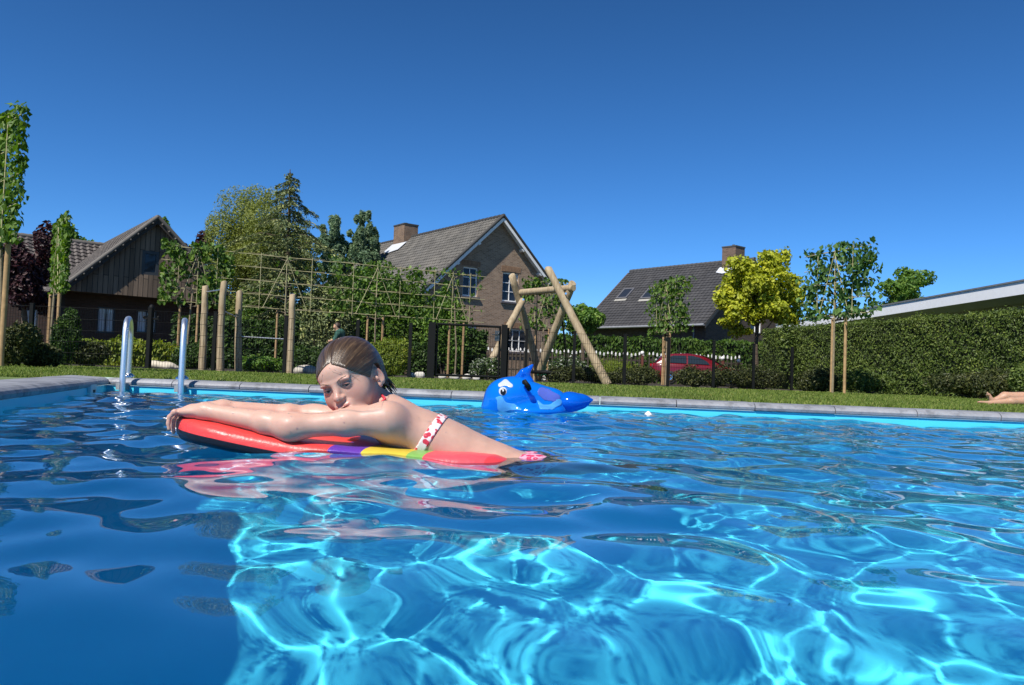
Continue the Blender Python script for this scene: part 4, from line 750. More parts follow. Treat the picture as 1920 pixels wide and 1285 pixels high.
# ------------------------------------------------------------------ red car
def red_car():
    d = 32.2; x0 = GX(1219, d); L = 3.75; o = empty('parked_car', (x0+L/2, d, GZ), R_(-4), label='red hatchback parked beside the green hedge', cat='car')
    paint = NB('red_car_paint').set(Base_Color=(.14, .005, .012), Roughness=.3).m; paint.node_tree.nodes['Principled BSDF'].inputs['Coat Weight'].default_value = .6; W = .84
    def loft(secs, mats, name, par):                        # secs: list of (x, [(halfwidth, z)...]) mirrored
        v = []; k = len(secs[0][1]); f = []
        for x, pr in secs:
            for y, z in pr: v.append((x, -y, z))
            for y, z in reversed(pr): v.append((x, y, z))
        K = 2*k
        for i in range(len(secs)-1):
            for j in range(K): f.append((i*K+j, i*K+(j+1) % K, (i+1)*K+(j+1) % K, (i+1)*K+j))
        m = MB(); m.raw(v, f, True); m.raw(v[:K], [tuple(range(K))]); m.raw(v[-K:], [tuple(range(K))]); return m.build(name, mats, par)
    def sec(x, zb, zs, w_, tuck=.06): return (x, [(w_-.12, zb), (w_-.02, zb+.12), (w_, (zb+zs)/2), (w_-.02, zs-.06), (w_-tuck, zs)])
    loft([sec(-2.05, .42, .8, W-.16), sec(-1.98, .3, .95, W-.08), sec(-1.6, .24, 1.0, W), sec(-.5, .22, .97, W), sec(.6, .22, .94, W), sec(1.15, .24, .9, W-.01), sec(1.7, .28, .8, W-.06), sec(1.98, .34, .68, W-.14), sec(2.05, .42, .6, W-.24)], paint, 'body', o)
    def cs(x, zb, zt, wb, wt): return (x, [(wb, zb), (wb-.02, zb+.04), ((wb+wt)/2, (zb+zt)/2), (wt+.01, zt-.05), (wt-.08, zt)])
    rf = loft([cs(-1.9, .93, 1.0, .7, .66), cs(-1.6, .95, 1.34, .76, .6), cs(-1.2, .95, 1.44, .78, .6), cs(-.5, .94, 1.47, .78, .61), cs(.0, .93, 1.42, .78, .6), cs(.45, .91, 1.25, .77, .6), cs(1.1, .86, .9, .72, .66)], paint, 'cabin', o)
    gm = NB('car_glass').set(Base_Color=(.02, .03, .04), Roughness=.04).m
    for s_ in (-1, 1):
        for poly in ([(-1.45, 1.02), (-.6, 1.0), (-.6, 1.36), (-1.15, 1.35), (-1.4, 1.25)], [(-.52, 1.0), (.42, .98), (.3, 1.12), (0., 1.29), (-.3, 1.36), (-.52, 1.365)]):
            m = MB(); v = [Vector((x, s_*(.795-.17*((z-.94)/.5)), z)) for x, z in poly]; m.prism(v, (0, 0, 0), (0, s_*.02, 0)); m.build('side_window', gm, o)
    m = MB(); m.raw([(.12, -.52, 1.385), (.12, .52, 1.385), (1.08, .66, .925), (1.08, -.66, .925)], [(0, 1, 2, 3)]); m.raw([(.14, -.52, 1.365), (.14, .52, 1.365), (1.06, .66, .91), (1.06, -.66, .91)], [(0, 3, 2, 1)]); ws = m.build('windscreen', gm, o); ws.location = (.03, 0, .035)
    m = MB(); m.box((-1.82, 0, 1.16), (.03, 1.05, .3), rot=Matrix.Rotation(R_(38), 3, 'Y')); m.build('rear_window', gm, o)
    for x in (-1.3, 1.28):
        for s_ in (-1, 1):
            rt = Matrix.Rotation(R_(90), 3, 'X'); m = MB(); m.lathe([(.2, -.1), (.31, -.1), (.325, -.05), (.325, .05), (.31, .1), (.2, .1)], (x, s_*.76, .32), 24, rot=rt); wh = m.build('wheel', plain('tyre_rubber', (.02, .02, .02), .8) if x < 0 and s_ < 0 else bpy.data.materials['tyre_rubber'], o); m = MB(); m.lathe([(.02, .07), (.08, .085), (.2, .08), (.2, -.08)], (x, s_*.76, .32), 20, rot=Matrix.Rotation(R_(90*-s_), 3, 'X')); m.build('rim', steel, wh)
    for s_ in (-1, 1):
        m = MB(); m.box((-1.99, s_*.6, .86), (.08, .16, .22)); m.build('tail_light', plain('tail_lens', (.35, .0, .01), .2) if s_ < 0 else bpy.data.materials['tail_lens'], o); m = MB(); m.ball((.62, s_*.92, 1.0), .1, 8, sc=(.7, 1, .7)); m.build('mirror', paint, o); m = MB(); m.ball((1.86, s_*.55, .66), .12, 8, sc=(1, 1, .7)); m.build('headlight', steel, o)
    o.scale = (.9, .9, .86); return o
red_car()
# ------------------------------------------------------------------ pool ladder
def edge_y(x): return PA.y+(x-PA.x)*(PB.y-PA.y)/(PB.x-PA.x)
te = (PB-PA).normalized(); no = Vector((-te.y, te.x))       # outward normal of the far wall
xl_ = GX(234, edge_y(GX(234, 6.0))); la = Vector((xl_, edge_y(xl_))); lb = la+te*.46; LO = Vector((*((la+lb)/2), TOP))
no = Vector((-.37, .93)).normalized(); satin = NB('satin_steel').set(Base_Color=(.86, .87, .88), Metallic=1., Roughness=.4).m; ld = empty('pool_ladder', LO, label='polished steel pool ladder with two arched rails at the far wall', cat='pool ladder'); m = None
for q in (la, lb):
    o2 = q-Vector((LO.x, LO.y)); m = MB(); pts = []
    pts.append(Vector((*(o2+no*.42), .0))); pts.append(Vector((*(o2+no*.41), .3)))
    for k in range(9):
        a = math.pi*k/8; cy = .15+.25*math.cos(a); pts.append(Vector((*(o2+no*cy), .36+.1*math.sin(a))))
    pts.append(Vector((*(o2-no*.11), .15))); pts.append(Vector((*(o2-no*.13), -.1))); pts.append(Vector((*(o2-no*.1), -.9)))
    m.tube(pts, .0215, 14); r = m.build('rail', satin, ld); m = MB(); m.lathe([(.05, .0), (.05, .012), (.03, .03), (.022, .032)], (*(o2+no*.42), .0), 16); m.build('flange', steel, r)
    m = MB(); m.box((*(o2-no*.06), -.06), (.05, .12, .05)); m.build('wall_bracket', plain('bracket_plastic', (.25, .27, .28), .5) if q == la else bpy.data.materials['bracket_plastic'], r)
for z in (-.3, -.55, -.8):
    m = MB(); m.box((*(no*-.12), z), (.46, .08, .03), rz=math.atan2(te.y, te.x)); m.build('step', steel, ld)
# skimmer plate in the left wall
sy = 5.42; sk_ = empty('skimmer', (wl(sy), sy, 0), math.atan2(-.339, 1)*1.0, label='small pale wall fitting with a dark slot in the left pool wall', cat='pool fitting'); sk_.rotation_euler.z = math.atan(.339)
m = MB(); m.box((.012, 0, -.005), (.024, .21, .13)); m.build('frame', plain('skimmer_plastic', (.45, .5, .5), .5), sk_, bevel=.004); m = MB(); m.box((.025, 0, -.015), (.006, .07, .075)); m.build('slot', black_metal, sk_)
# small white float by the far wall
fp = P(1216, 757, 5.2); fo = empty('pool_float', (fp.x, fp.y, 0), label='small white pointed float bobbing near the far wall', cat='float'); m = MB(); m.lathe([(.0, -.03), (.025, -.02), (.03, 0), (.018, .014), (.007, .024), (0, .027)], n=16); m.build('cap', plain('float_plastic', (.75, .68, .62), .4), fo); m = MB(); m.tube([(0, 0, -.02), (0, 0, -.09)], .024, 12); m.build('basket', bpy.data.materials['float_plastic'], fo)
# ------------------------------------------------------------------ inflatable dolphin
def vinyl(name, c, sub=.0):
    b = NB(name); b.set(Base_Color=c, Roughness=.12); b.b.inputs['Coat Weight'].default_value = 1.; b.b.inputs['Coat Roughness'].default_value = .04
    f = b.noise(b.coord(), 16, 3); b.bump(f, .25, .012)
    t = b.n('BsdfTranslucent'); t.inputs[0].default_value = (*[min(1, x*1.2) for x in c], 1); mx = b.n('MixShader'); mx.inputs[0].default_value = .42; b.l(b.b.outputs[0], mx.inputs[1]); b.l(t.outputs[0], mx.inputs[2]); b.l(mx.outputs[0], b.out.inputs[0]); return b.m
DD = 5.0
def dp(px, py, dy=0.): return np.array(P(px, py, DD+dy))
v_blue = vinyl('blue_vinyl', (.004, .23, .82)); v_deep = vinyl('deep_blue_vinyl', (.002, .15, .7)); v_pur = vinyl('violet_vinyl', (.13, .19, .62)); v_white = vinyl('white_print', (.75, .78, .82)); v_cyan = vinyl('pale_blue_print', (.12, .48, .82)); v_black = vinyl('black_vinyl', (.01, .012, .015))
DO = Vector((dp(985, 760)[0], DD, 0)); dl = empty('inflatable_dolphin', DO, label='shiny blue inflatable dolphin floating by the far pool wall', cat='pool toy')
pr = [Ell(dp(944, 752), (.125, .13, .135), k=.05), Ell(dp(957, 742), (.12, .12, .1), k=.05), Ell(dp(925, 766), (.075, .09, .06), k=.03), Cap(dp(975, 742), dp(1035, 752), .112, .075, .06), Cap(dp(1035, 753), dp(1056, 757), .07, .055, .04), Ell(dp(1000, 770), (.2, .17, .05), k=.04)]
tail = [Ell(dp(1070, 754), (.1, .085, .06), k=.02), Cap(dp(1068, 753), dp(1094, 752), .056, .034, .02), Cap(dp(1094, 752), dp(1110, 750), .034, .008, .03), Cap(dp(1050, 757), dp(1068, 755), .05, .055, .02)]
fin = [Cap(dp(968, 714), dp(981, 699), .026, .022, .015), Cap(dp(981, 699), dp(999, 684), .022, .005, .015), Cap(dp(990, 716), dp(987, 700), .026, .02, .015), Cap(dp(987, 700), dp(997, 688), .02, .006, .015), Cap(dp(964, 717), dp(992, 718), .025, .03, .02)]
og = tuple(DO)
def cut_uv(sel, off):
    """print on the skin: body grown by off, clipped by a mask function of photo-like body coordinates"""
    return sel
sdf_obj('body', pr, .007, v_blue, dl, origin=og).location = (0, 0, 0)
sdf_obj('tail', tail, .005, v_deep, dl, origin=og).location = (0, 0, 0)
sdf_obj('dorsal_fin', fin, .005, v_deep, dl, origin=og).location = (0, 0, 0)
class Cap2:
    """capsule seen from the front: runs through the body in depth"""
    def __init__(s, a, b, ra, rb, k=.008): s.a = np.array(a, float); s.b = np.array(b, float); s.ra = ra; s.rb = rb; s.k = k; s.sub = False
    def box(s): r = max(s.ra, s.rb); e = np.array([r, .2, r]); return np.minimum(s.a, s.b)-e, np.maximum(s.a, s.b)+e*np.array([1, .3, 1])
    def d(s, X, Y, Z):
        v = (s.b-s.a)[[0, 2]]; x = X-s.a[0]; z = Z-s.a[2]; t = np.clip((x*v[0]+z*v[1])/(v@v+1e-12), 0, 1); q = np.sqrt((x-t*v[0])**2+(z-t*v[1])**2)-(s.ra+(s.rb-s.ra)*t); return np.maximum(q, (Y-DD-.02)*.5)
def patch(name, shapes, mat, off=.002, h=.004, parent=None, base=pr):
    """printed panel: thin skin over the body inside the given shapes"""
    a, b = bounds(shapes, .02)
    def post(V, X, Y, Z):
        B, _ = field(base, a, b, h); return np.maximum(V, np.maximum(B-off, -(B-off)-.008))
    o = sdf_obj(name, shapes, h, mat, parent or dl, post, a, b, og); o.location = (0, 0, 0); return o
front = -.14
patch('brow_patch', [Cap2(dp(938, 722), dp(948, 717), .013, .018), Cap2(dp(948, 717), dp(958, 723), .018, .013)], v_white)
patch('eye', [Ell(dp(943, 734, -.1), (.026, .1, .028), k=.0)], v_white, .003)
patch('pupil', [Ell(dp(943.5, 735, -.1), (.019, .1, .022), k=.0)], v_black, .005)
patch('glint', [Ell(dp(943.5, 732.5, -.1), (.006, .1, .008), k=.0)], v_white, .0075, .0025)
patch('cheek_print', [Cap2(dp(932, 746), dp(938, 748), .008, .02), Cap2(dp(938, 748), dp(943, 762), .02, .034), Cap2(dp(943, 762), dp(962, 762), .03, .02), Cap2(dp(962, 762), dp(976, 766), .018, .006)], v_cyan, .003)
patch('side_print', [Cap2(dp(1008, 752), dp(1014, 761), .006, .014), Cap2(dp(1014, 762), dp(1034, 762), .014, .014), Cap2(dp(1034, 761), dp(1046, 754), .016, .022)], v_cyan, .003)
patch('back_panel', [Cap2(dp(1016, 735), dp(1024, 739), .03, .034), Cap2(dp(1024, 740), dp(1042, 746), .034, .026)], v_pur, .0025)
m = MB(); hp = [Vector(dp(981, 717, -.12)), Vector(dp(984, 716, -.16)), Vector(dp(990, 725, -.165)), Vector(dp(993, 731, -.13))]; m.tube([p-DO for p in hp], [.014, .017, .017, .014], 8, sy=.6); m.build('handle', black_metal, dl)
# ------------------------------------------------------------------ skin
def skinmat(name, c, rough=.5):
    b = NB(name); a = b.n('Attribute'); a.attribute_name = 'flush_shade'; f = b.noise(b.coord(), 38, 4)
    base = b.ramp(f, [(.3, tuple(x*.93 for x in c)), (.7, tuple(min(1, x*1.05) for x in c))]); k = b.mix(a.outputs['Fac'], base, (c[0]*.78, c[1]*.45, c[2]*.45)); b.col(k)
    rr = b.n('MapRange'); b.l(b.noise(b.coord(), 26, 5), rr.inputs[0]); rr.inputs['From Min'].default_value = .35; rr.inputs['From Max'].default_value = .65; rr.inputs['To Min'].default_value = rough-.09; rr.inputs['To Max'].default_value = rough+.1; b.l(rr.outputs[0], b.b.inputs['Roughness']); s = b.b.inputs; s['Subsurface Weight'].default_value = .35; s['Subsurface Radius'].default_value = (.012, .005, .003); s['Subsurface Scale'].default_value = .5; s['Coat Weight'].default_value = .06; s['Coat Roughness'].default_value = .25; s['Specular IOR Level'].default_value = .42
    b.bump(b.noise(b.coord(), 420, 2), .08, .002); return b.m
skin = skinmat('child_skin', (.51, .31, .24))
# ------------------------------------------------------------------ bodyboard
BX0, BX1, BYC, BHW = P(340, 800, 2.26).x, .02, 2.27, .205
def rail_z(x): return np.interp(x, [-.9, -.84, -.76, -.66, -.55, -.42, -.36, -.22, -.1, -.03, .03], [.05, .044, .034, .017, .0, -.01, -.012, -.019, -.02, -.026, -.046])
def board():
    nu, nv = 90, 28; t = np.linspace(0, 1, nu); xs = BX0+(BX1-BX0)*t; hw = BHW*np.minimum(1, np.sqrt(np.clip(1-((.22-t)/.22).clip(0)**2, .0, 1))*.999+.001)*np.where(t > .8, 1-.22*((t-.8)/.2)**2, 1); hw[0] = .012
    V = []; R = []
    for i in range(nu):
        e = min(1, math.sqrt(max(0, t[i]/.05)))*min(1, (1-t[i])/.02+.35); zc = rail_z(xs[i])
        for j in range(nv):
            a = 2*math.pi*j/nv; cy = math.copysign(abs(math.cos(a))**.22, math.cos(a)); cz = math.copysign(abs(math.sin(a))**.7, math.sin(a)); V.append((xs[i], BYC+hw[i]*cy, zc+(.036 if cz > 0 else .032)*cz*e))
    q = [(i*nv+j, i*nv+(j+1) % nv, (i+1)*nv+(j+1) % nv, (i+1)*nv+j) for i in range(nu-1) for j in range(nv)]
    mi = [1 if (nv*.515 <= (j+.5) % nv <= nv*.97) else 0 for i in range(nu-1) for j in range(nv)]
    b = NB('striped_board_foam'); sp = b.n('SeparateXYZ'); b.l(b.n('TexCoord').outputs['Object'], sp.inputs[0])
    # stripes swing across the deck: position along the board plus a curve across it
    ab = b.n('Math'); ab.operation = 'MULTIPLY_ADD'; b.l(sp.outputs[1], ab.inputs[0]); b.l(sp.outputs[1], ab.inputs[1]); b.l(sp.outputs[0], ab.inputs[2])
    mp = b.n('MapRange'); mp.inputs['From Min'].default_value = 0; mp.inputs['From Max'].default_value = BX1-BX0+.05; b.l(ab.outputs[0], mp.inputs[0])
    red = (.75, .055, .05); k = b.ramp(mp.outputs[0], [(0, red), (.5, (.11, .035, .32)), (.585, (.6, .45, .05)), (.7, (.2, .4, .09)), (.745, (.75, .08, .1)), (.9, (.7, .05, .06))], 'CONSTANT'); b.col(k); sc = b.ramp(b.noise(b.coord('Object', (3, 14, 14)), 9, 6, .7), [(.42, (1, 1, 1)), (.62, (.86, .84, .84)), (.72, (1.05, 1.05, 1.05))]); b.col(b.mix(.8, k, sc, 'MULTIPLY')); b.set(Roughness=.36); b.bump(b.noise(b.coord(), 60, 5), .45, .004)
    blk = plain('black_board_slick', (.012, .014, .02), .35, vary=.1)
    o = empty('bodyboard', (BX0, BYC, 0), label='red bodyboard with purple, yellow and green stripes and a black underside', cat='bodyboard'); og = np.array((BX0, BYC, 0))
    mi = np.array(mi); q = np.array(q); d = npmesh('deck', np.array(V)-og, q[mi == 0], b.m, o); u = npmesh('underside', np.array(V)-og, q[mi == 1], blk, o)
    e0 = MB(); e0.raw([Vector(V[j])-Vector(og) for j in range(nv)], [tuple(range(nv))]); return o
board()
# ------------------------------------------------------------------ the child on the board
def pv(px, py, d): return np.array(P(px, py, d))
yaw, pitch, roll = R_(14), R_(17), R_(21)
f0 = np.array([-math.sin(yaw), -math.cos(yaw), 0]); l0 = np.array([math.cos(yaw), -math.sin(yaw), 0]); u0 = np.array([0, 0, 1.])
hf = f0*math.cos(pitch)-u0*math.sin(pitch); u1 = u0*math.cos(pitch)+f0*math.sin(pitch); hl = l0*math.cos(roll)+u1*math.sin(roll); hu = u1*math.cos(roll)-l0*math.sin(roll)
HM = np.stack([hl, hf, hu], 1)                              # columns: left, forward, up
HC = pv(656, 706.5, 2.2); HS = 1.02
def hp_(l, f, u): return HC + (hl*l+hf*f+hu*u)*HS
def HE(l, f, u, rl, rf, ru, k=.012, sub=False, M=None): return Ell(hp_(l, f, u), np.array([rl, rf, ru])*HS, HM if M is None else HM@M, k, sub)
def rx(a): return np.array(Matrix.Rotation(a, 3, 'X'))
head = [HE(0, -.012, .019, .073, .092, .077, .03), HE(0, .03, -.028, .056, .058, .07, .03), HE(0, .05, -.082, .03, .03, .024, .025),      # cranium, face, chin
        HE(.036, .048, -.038, .026, .028, .03, .025), HE(-.036, .048, -.038, .026, .028, .03, .025),                              # cheeks
        HE(0, .074, .03, .045, .012, .022, .025), HE(.024, .0835, .009, .021, .0095, .0065, .01), HE(-.024, .0835, .009, .021, .0095, .0065, .01),  # forehead, brows
        HE(.028, .1, -.006, .015, .018, .009, .014, True), HE(-.028, .1, -.006, .015, .018, .009, .014, True),                  # eye hollows
        Cap(hp_(0, .083, .004), hp_(0, .1, -.028), .0075*HS, .0085*HS, .012), HE(0, .103, -.031, .0095, .0085, .008, .008), HE(.0105, .094, -.033, .0065, .008, .006, .006), HE(-.0105, .094, -.033, .0065, .008, .006, .006),
        HE(.005, .098, -.0395, .0028, .004, .003, .003, True), HE(-.005, .098, -.0395, .0028, .004, .003, .003, True),
        HE(0, .082, -.056, .024, .013, .014, .014), HE(0, .092, -.0535, .019, .0065, .0042, .004), HE(0, .0915, -.0635, .0165, .0065, .0048, .004), HE(0, .1, -.0585, .021, .01, .0012, .003, True),
        HE(.029, .075, -.006, .0138, .0132, .0118, .006), HE(-.029, .075, -.006, .0138, .0132, .0118, .006),                   # lids
        HE(.029, .093, -.0075, .0112, .012, .003, .0012, True), HE(-.029, .093, -.0075, .0112, .012, .003, .0012, True)]
for s_ in (1, -1):                                          # ears
    Mz = np.array(Matrix.Rotation(s_*.45, 3, 'Z'))@rx(-.25)
    head += [HE(s_*.0745, -.01, -.026, .0065, .0165, .026, .006, False, Mz), HE(s_*.0805, -.008, -.024, .005, .0105, .0165, .005, True, Mz), HE(s_*.0755, .002, -.03, .004, .004, .007, .004, False, Mz), HE(s_*.0735, -.003, -.048, .0045, .007, .008, .006)]
nb_ = pv(742, 782, 2.24)                                    # base of neck between the shoulders
sN, sF = pv(722, 786, 2.125), pv(735, 778, 2.36); eN, wN, kN = pv(545, 801, 2.09), pv(386, 771, 2.14), pv(338, 772, 2.165); eF, wF, kF = pv(590, 782, 2.43), pv(418, 765, 2.36), pv(352, 768, 2.32)
chest, rib, waist, pelv = pv(752, 802, 2.245), pv(800, 820, 2.25), pv(880, 855, 2.26), np.array([.045, 2.26, -.062])
tax = unit(pelv-chest); tup = unit(np.array([0, 0, 1.])-tax*tax[2]); tsd = np.cross(tup, tax); TM = np.stack([tax, tsd, tup], 1)
tmid = (waist+pelv)/2+tup*.004
torso = [Ell(chest, (.085, .118, .058), TM, .05), Ell(rib, (.1, .104, .062), TM, .06), Ell((rib+waist)/2, (.1, .094, .056), TM, .06), Ell(waist, (.09, .092, .054), TM, .06), Ell(pelv, (.08, .108, .062), TM, .05), 
         Ell(pelv+tax*.045+tsd*.05+tup*.02, (.062, .055, .05), TM, .04), Ell(pelv+tax*.045-tsd*.05+tup*.02, (.062, .055, .05), TM, .04), Cap(sN+(chest-sN)*.2, sF+(chest-sF)*.2, .044, .044, .05), Ell(tmid, (.085, .096, .057), TM, .05)]
neck = [Cap(nb_, hp_(0, -.03, -.045), .04, .037, .04)]
def arm(s, e, w_, k, fs, seed):
    pr = [Cap(s, s*.6+e*.4, .042, .0345, .035), Cap(s*.6+e*.4, e, .0345, .0285, .02), Cap(e, e*.72+w_*.28, .0285, .0285, .045), Cap(e*.72+w_*.28, w_, .0285, .0215, .02)]
    d = unit(k-w_); sdv = np.array([0, 1., 0]); sdv = unit(sdv-d*(sdv@d)); un = np.cross(d, sdv); un = un*np.sign(un[2]); pm = (w_+k)/2
    pr += [Ell(pm, (np.linalg.norm(k-w_)*.62, .03, .0145), np.stack([d, sdv, un], 1), .014), Cap(w_, pm, .02, .017, .018)]
    for i, (y, L, dr, sp) in enumerate(fs):
        a = k+sdv*y+d*-.004; b_ = a+(d*.62-un*.55)*L*.42+sdv*sp*.3; c = b_+(d*.12-un*.95)*L*.34+sdv*sp*.2; e_ = c+(d*-.12-un*.98)*L*.28*dr
        r = .0069 if i < 3 else .0061; pr += [Ell(a, (.0092, .0078, .008), k=.005), Cap(a, b_, r+.0006, r, .004), Cap(b_, c, r+.0003, r-.0006, .003), Cap(c, e_, r-.0006, r-.0018, .003)]
    th0 = w_*.55+k*.45+sdv*fs[0][0]*1.05; th1 = th0+d*.022+sdv*np.sign(fs[0][0])*.012-un*.012; th2 = th1+d*.024-un*.01; pr += [Cap(th0, th1, .0115, .009, .012), Cap(th1, th2, .009, .0072, .004)]
    return pr
# near hand: thumb on the far side, little finger nearest the camera
armN = arm(sN, eN, wN, kN, [(.027, .062, 1, .004), (.01, .07, 1, .0), (-.009, .066, 1.05, -.004), (-.026, .054, 1, -.012)], 1)
armF = arm(sF, eF, wF, kF, [(-.027, .062, 1, -.004), (-.01, .07, 1, .0), (.009, .066, 1, .004), (.026, .054, 1, .01)], 2)
hipN, kneN, ankN = pelv+np.array([.03, -.062, -.012]), np.array([-.0, 2.1, -.285]), np.array([.285, 2.13, -.345])
hipF, kneF, ankF = pelv+np.array([.03, .062, -.012]), np.array([.07, 2.34, -.30]), np.array([.37, 2.36, -.28])
def legp(h, k, a, toe):
    return [Cap(h, h*.5+k*.5, .063, .052, .04), Cap(h*.5+k*.5, k, .052, .041, .03), Ell(k, (.041, .04, .041), k=.02), Cap(k, k*.62+a*.38, .039, .041, .025), Cap(k*.62+a*.38, a, .041, .025, .025), Ell(a, (.027, .026, .028), k=.015), Cap(a, toe, .024, .016, .02)] + [Cap(toe+np.array([0, y, 0]), toe+np.array([.022, y*1.15, -.012]), .0085, .007, .004) for y in (-.022, -.011, 0, .011, .022)]
legs = legp(hipN, kneN, ankN, np.array([.385, 2.14, -.385])) + legp(hipF, kneF, ankF, np.array([.47, 2.37, -.31]))
allp = torso+neck+armN+armF+legs+head
cn = hp_(0, -.02, -.05); cdn = unit(HC-nb_)                 # the head is meshed finer: same skin, overlapping in the neck
def cutA(V, X, Y, Z): return np.maximum(V, (X-cn[0])*cdn[0]+(Y-cn[1])*cdn[1]+(Z-cn[2])*cdn[2]-.003) if False else V
lo, hi = bounds(allp); h1 = .003
hb = [p for p in head]; hlo, hhi = bounds(hb, .02)
V1, l1 = field(allp, lo, hi, h1); v1, q1 = nets(V1, l1, h1)
h2 = .0016; V2, l2 = field([p for p in allp], hlo, hhi, h2); v2, q2 = nets(V2, l2, h2)
# keep coarse faces outside the head box, fine faces inside it (both follow the same surface)
ca = v1[q1].mean(1); k1 = ~((ca > hlo+.012) & (ca < hhi-.012)).all(1); cb_ = v2[q2].mean(1); k2 = ((cb_ > hlo+.008) & (cb_ < hhi-.008)).all(1)
vv = np.concatenate([v1, v2]); qq = np.concatenate([q1[k1], q2[k2]+len(v1)]); us = np.unique(qq); rm = np.full(len(vv), -1); rm[us] = np.arange(len(us)); vv = vv[us]; qq = rm[qq]
GO = Vector((-.25, 2.24, 0)); girl = empty('person', GO, label='child with wet brown hair lying on a red bodyboard in the pool', cat='person')
body = npmesh('body', vv-np.array(GO), qq, skin, girl); 
def gauss(c, r): return np.exp(-(((vv-c)/r)**2).sum(1))
fl_ = .95*np.maximum.reduce([gauss(hp_(x, .098, z), .0062*HS) for x in np.linspace(-.016, .016, 5) for z in (-.0535, -.063)]) + .5*gauss(hp_(.04, .072, -.036), .026)+.5*gauss(hp_(-.04, .072, -.036), .026)+.45*gauss(hp_(0, .105, -.03), .014)+.5*np.maximum(gauss(hp_(.08, -.012, -.005), .022), gauss(hp_(-.08, -.012, -.005), .022))+.75*np.maximum(gauss(hp_(.028, .088, .0), .015), gauss(hp_(-.028, .088, .0), .015))  # lips, cheeks, nose and ears flushed; eye hollows darkened as painted shade
fl_ += .22*gauss(eN+np.array([0, -.03, 0]), .03)+.25*gauss(kN, .03)+.2*gauss(sN, .04)
at = body.data.attributes.new('flush_shade', 'FLOAT', 'POINT'); at.data.foreach_set('value', np.clip(fl_, 0, 1).astype(np.float32))
def part(name, prims, h, mat, post=None, lo=None, hi=None): o = sdf_obj(name, prims, h, mat, girl, post, lo, hi, tuple(GO)); o.location = (0, 0, 0); return o
rng = np.random.default_rng(6); nz = body.data; sel = [i for i in rng.choice(len(vv), 2600, replace=False) if vv[i][2] > .05 and vv[i][0] < -.1 and not (np.abs(vv[i]-HC) < .12).all()][:170]; m = MB(); nn_ = np.empty(len(vv)*3, np.float32); nz.vertices.foreach_get('normal', nn_); nn_ = nn_.reshape(-1, 3)
for i in sel: m.ball(Vector(vv[i]-np.array(GO)), rng.choice([.0009, .0013, .0019]), 6, sc=(1, 1, .8))
m.build('water_drops', NB('water_drop').set(Base_Color=(.95, .97, 1.), Roughness=.02).m, girl, fix=False); bpy.data.materials['water_drop'].node_tree.nodes['Principled BSDF'].inputs['Transmission Weight'].default_value = .9
def fsurf(l, u):                                            # how far forward the face reaches at (l, u)
    f = np.arange(.13, -.03, -.0005); p = HC[None]+(hl[None]*l+hf[None]*f[:, None]+hu[None]*u)*HS; V = np.full(len(f), .5)
    for q in head: D = q.d(p[:, 0], p[:, 1], p[:, 2]); V = -_smin(-V, D, q.k) if q.sub else _smin(V, D, q.k)
    i = np.argmax(V < 0); return f[i]
def onface(l, u, o=0.): return hp_(l, fsurf(l, u)+o, u)
# eyes
ew = NB('eye_white').set(Base_Color=(.32, .29, .28), Roughness=.15).m; ei = NB('iris').set(Base_Color=(.02, .025, .03), Roughness=.1).m
for s_ in (1, -1):
    m = MB(); c = Vector(hp_(s_*.029, .0742, -.007)); m.ball(c, .0124*HS, 16); e = m.build('eye', ew, girl, origin=GO); e.location = (0, 0, 0); m = MB(); g = (Vector((0, 0, CAM_H+.03))-c).normalized(); M = g.to_track_quat('Z', 'Y').to_matrix(); m.lathe([(.0, .0129*HS), (.0035*HS, .0127*HS), (.0078*HS, .0104*HS)], c, 16, rot=M); i_ = m.build('iris', ei, e, origin=GO); i_.location = (0, 0, 0)
    part('eyelashes', [Cap(hp_(s_*.018, .0868, -.0055), hp_(s_*.029, .0885, -.0038), .0011, .0013, .001), Cap(hp_(s_*.029, .0885, -.0038), hp_(s_*.0405, .0835, -.006), .0013, .001, .001)], .0008, plain('lash', (.03, .02, .018), .8) if s_ == 1 else bpy.data.materials['lash'])
    ep = [onface(s_*x, z, .0002) for x, z in ((.012, .0095), (.02, .0125), (.029, .0155), (.038, .0155), (.046, .0115))]
    part('eyebrow', [Cap(ep[i], ep[i+1], .0014 if i else .001, .0014 if i < 3 else .0007, .002) for i in range(4)], .0009, plain('eyebrow_hair', (.22, .13, .09), .8) if s_ == 1 else bpy.data.materials['eyebrow_hair'])
# hair: wet, parted, combed back behind the ears
def hairmat():
    b = NB('wet_brown_hair'); c = b.n('TexCoord'); sp = b.n('SeparateXYZ'); b.l(c.outputs['Object'], sp.inputs[0]); a2 = b.n('Math'); a2.operation = 'ARCTAN2'; ad = b.n('Math'); ad.operation = 'ADD'; ad.inputs[1].default_value = .0
    b.l(sp.outputs[0], a2.inputs[0]); b.l(sp.outputs[2], a2.inputs[1]); cb = b.n('CombineXYZ'); ml = b.n('Math'); ml.operation = 'MULTIPLY'; ml.inputs[1].default_value = 9; b.l(a2.outputs[0], ml.inputs[0]); b.l(ml.outputs[0], cb.inputs[0]); m2 = b.n('Math'); m2.operation = 'MULTIPLY'; m2.inputs[1].default_value = 7; b.l(sp.outputs[1], m2.inputs[0]); b.l(m2.outputs[0], cb.inputs[1])
    f = b.noise(cb.outputs[0], 1.6, 6, .7); b.col(b.ramp(f, [(.28, (.014, .009, .006)), (.5, (.05, .03, .017)), (.64, (.13, .08, .042)), (.8, (.3, .2, .11))])); b.set(Roughness=.3); b.b.inputs['Specular IOR Level'].default_value = .5; b.bump(f, .5, .004); return b.m
hm = hairmat()
def LH(p): return p
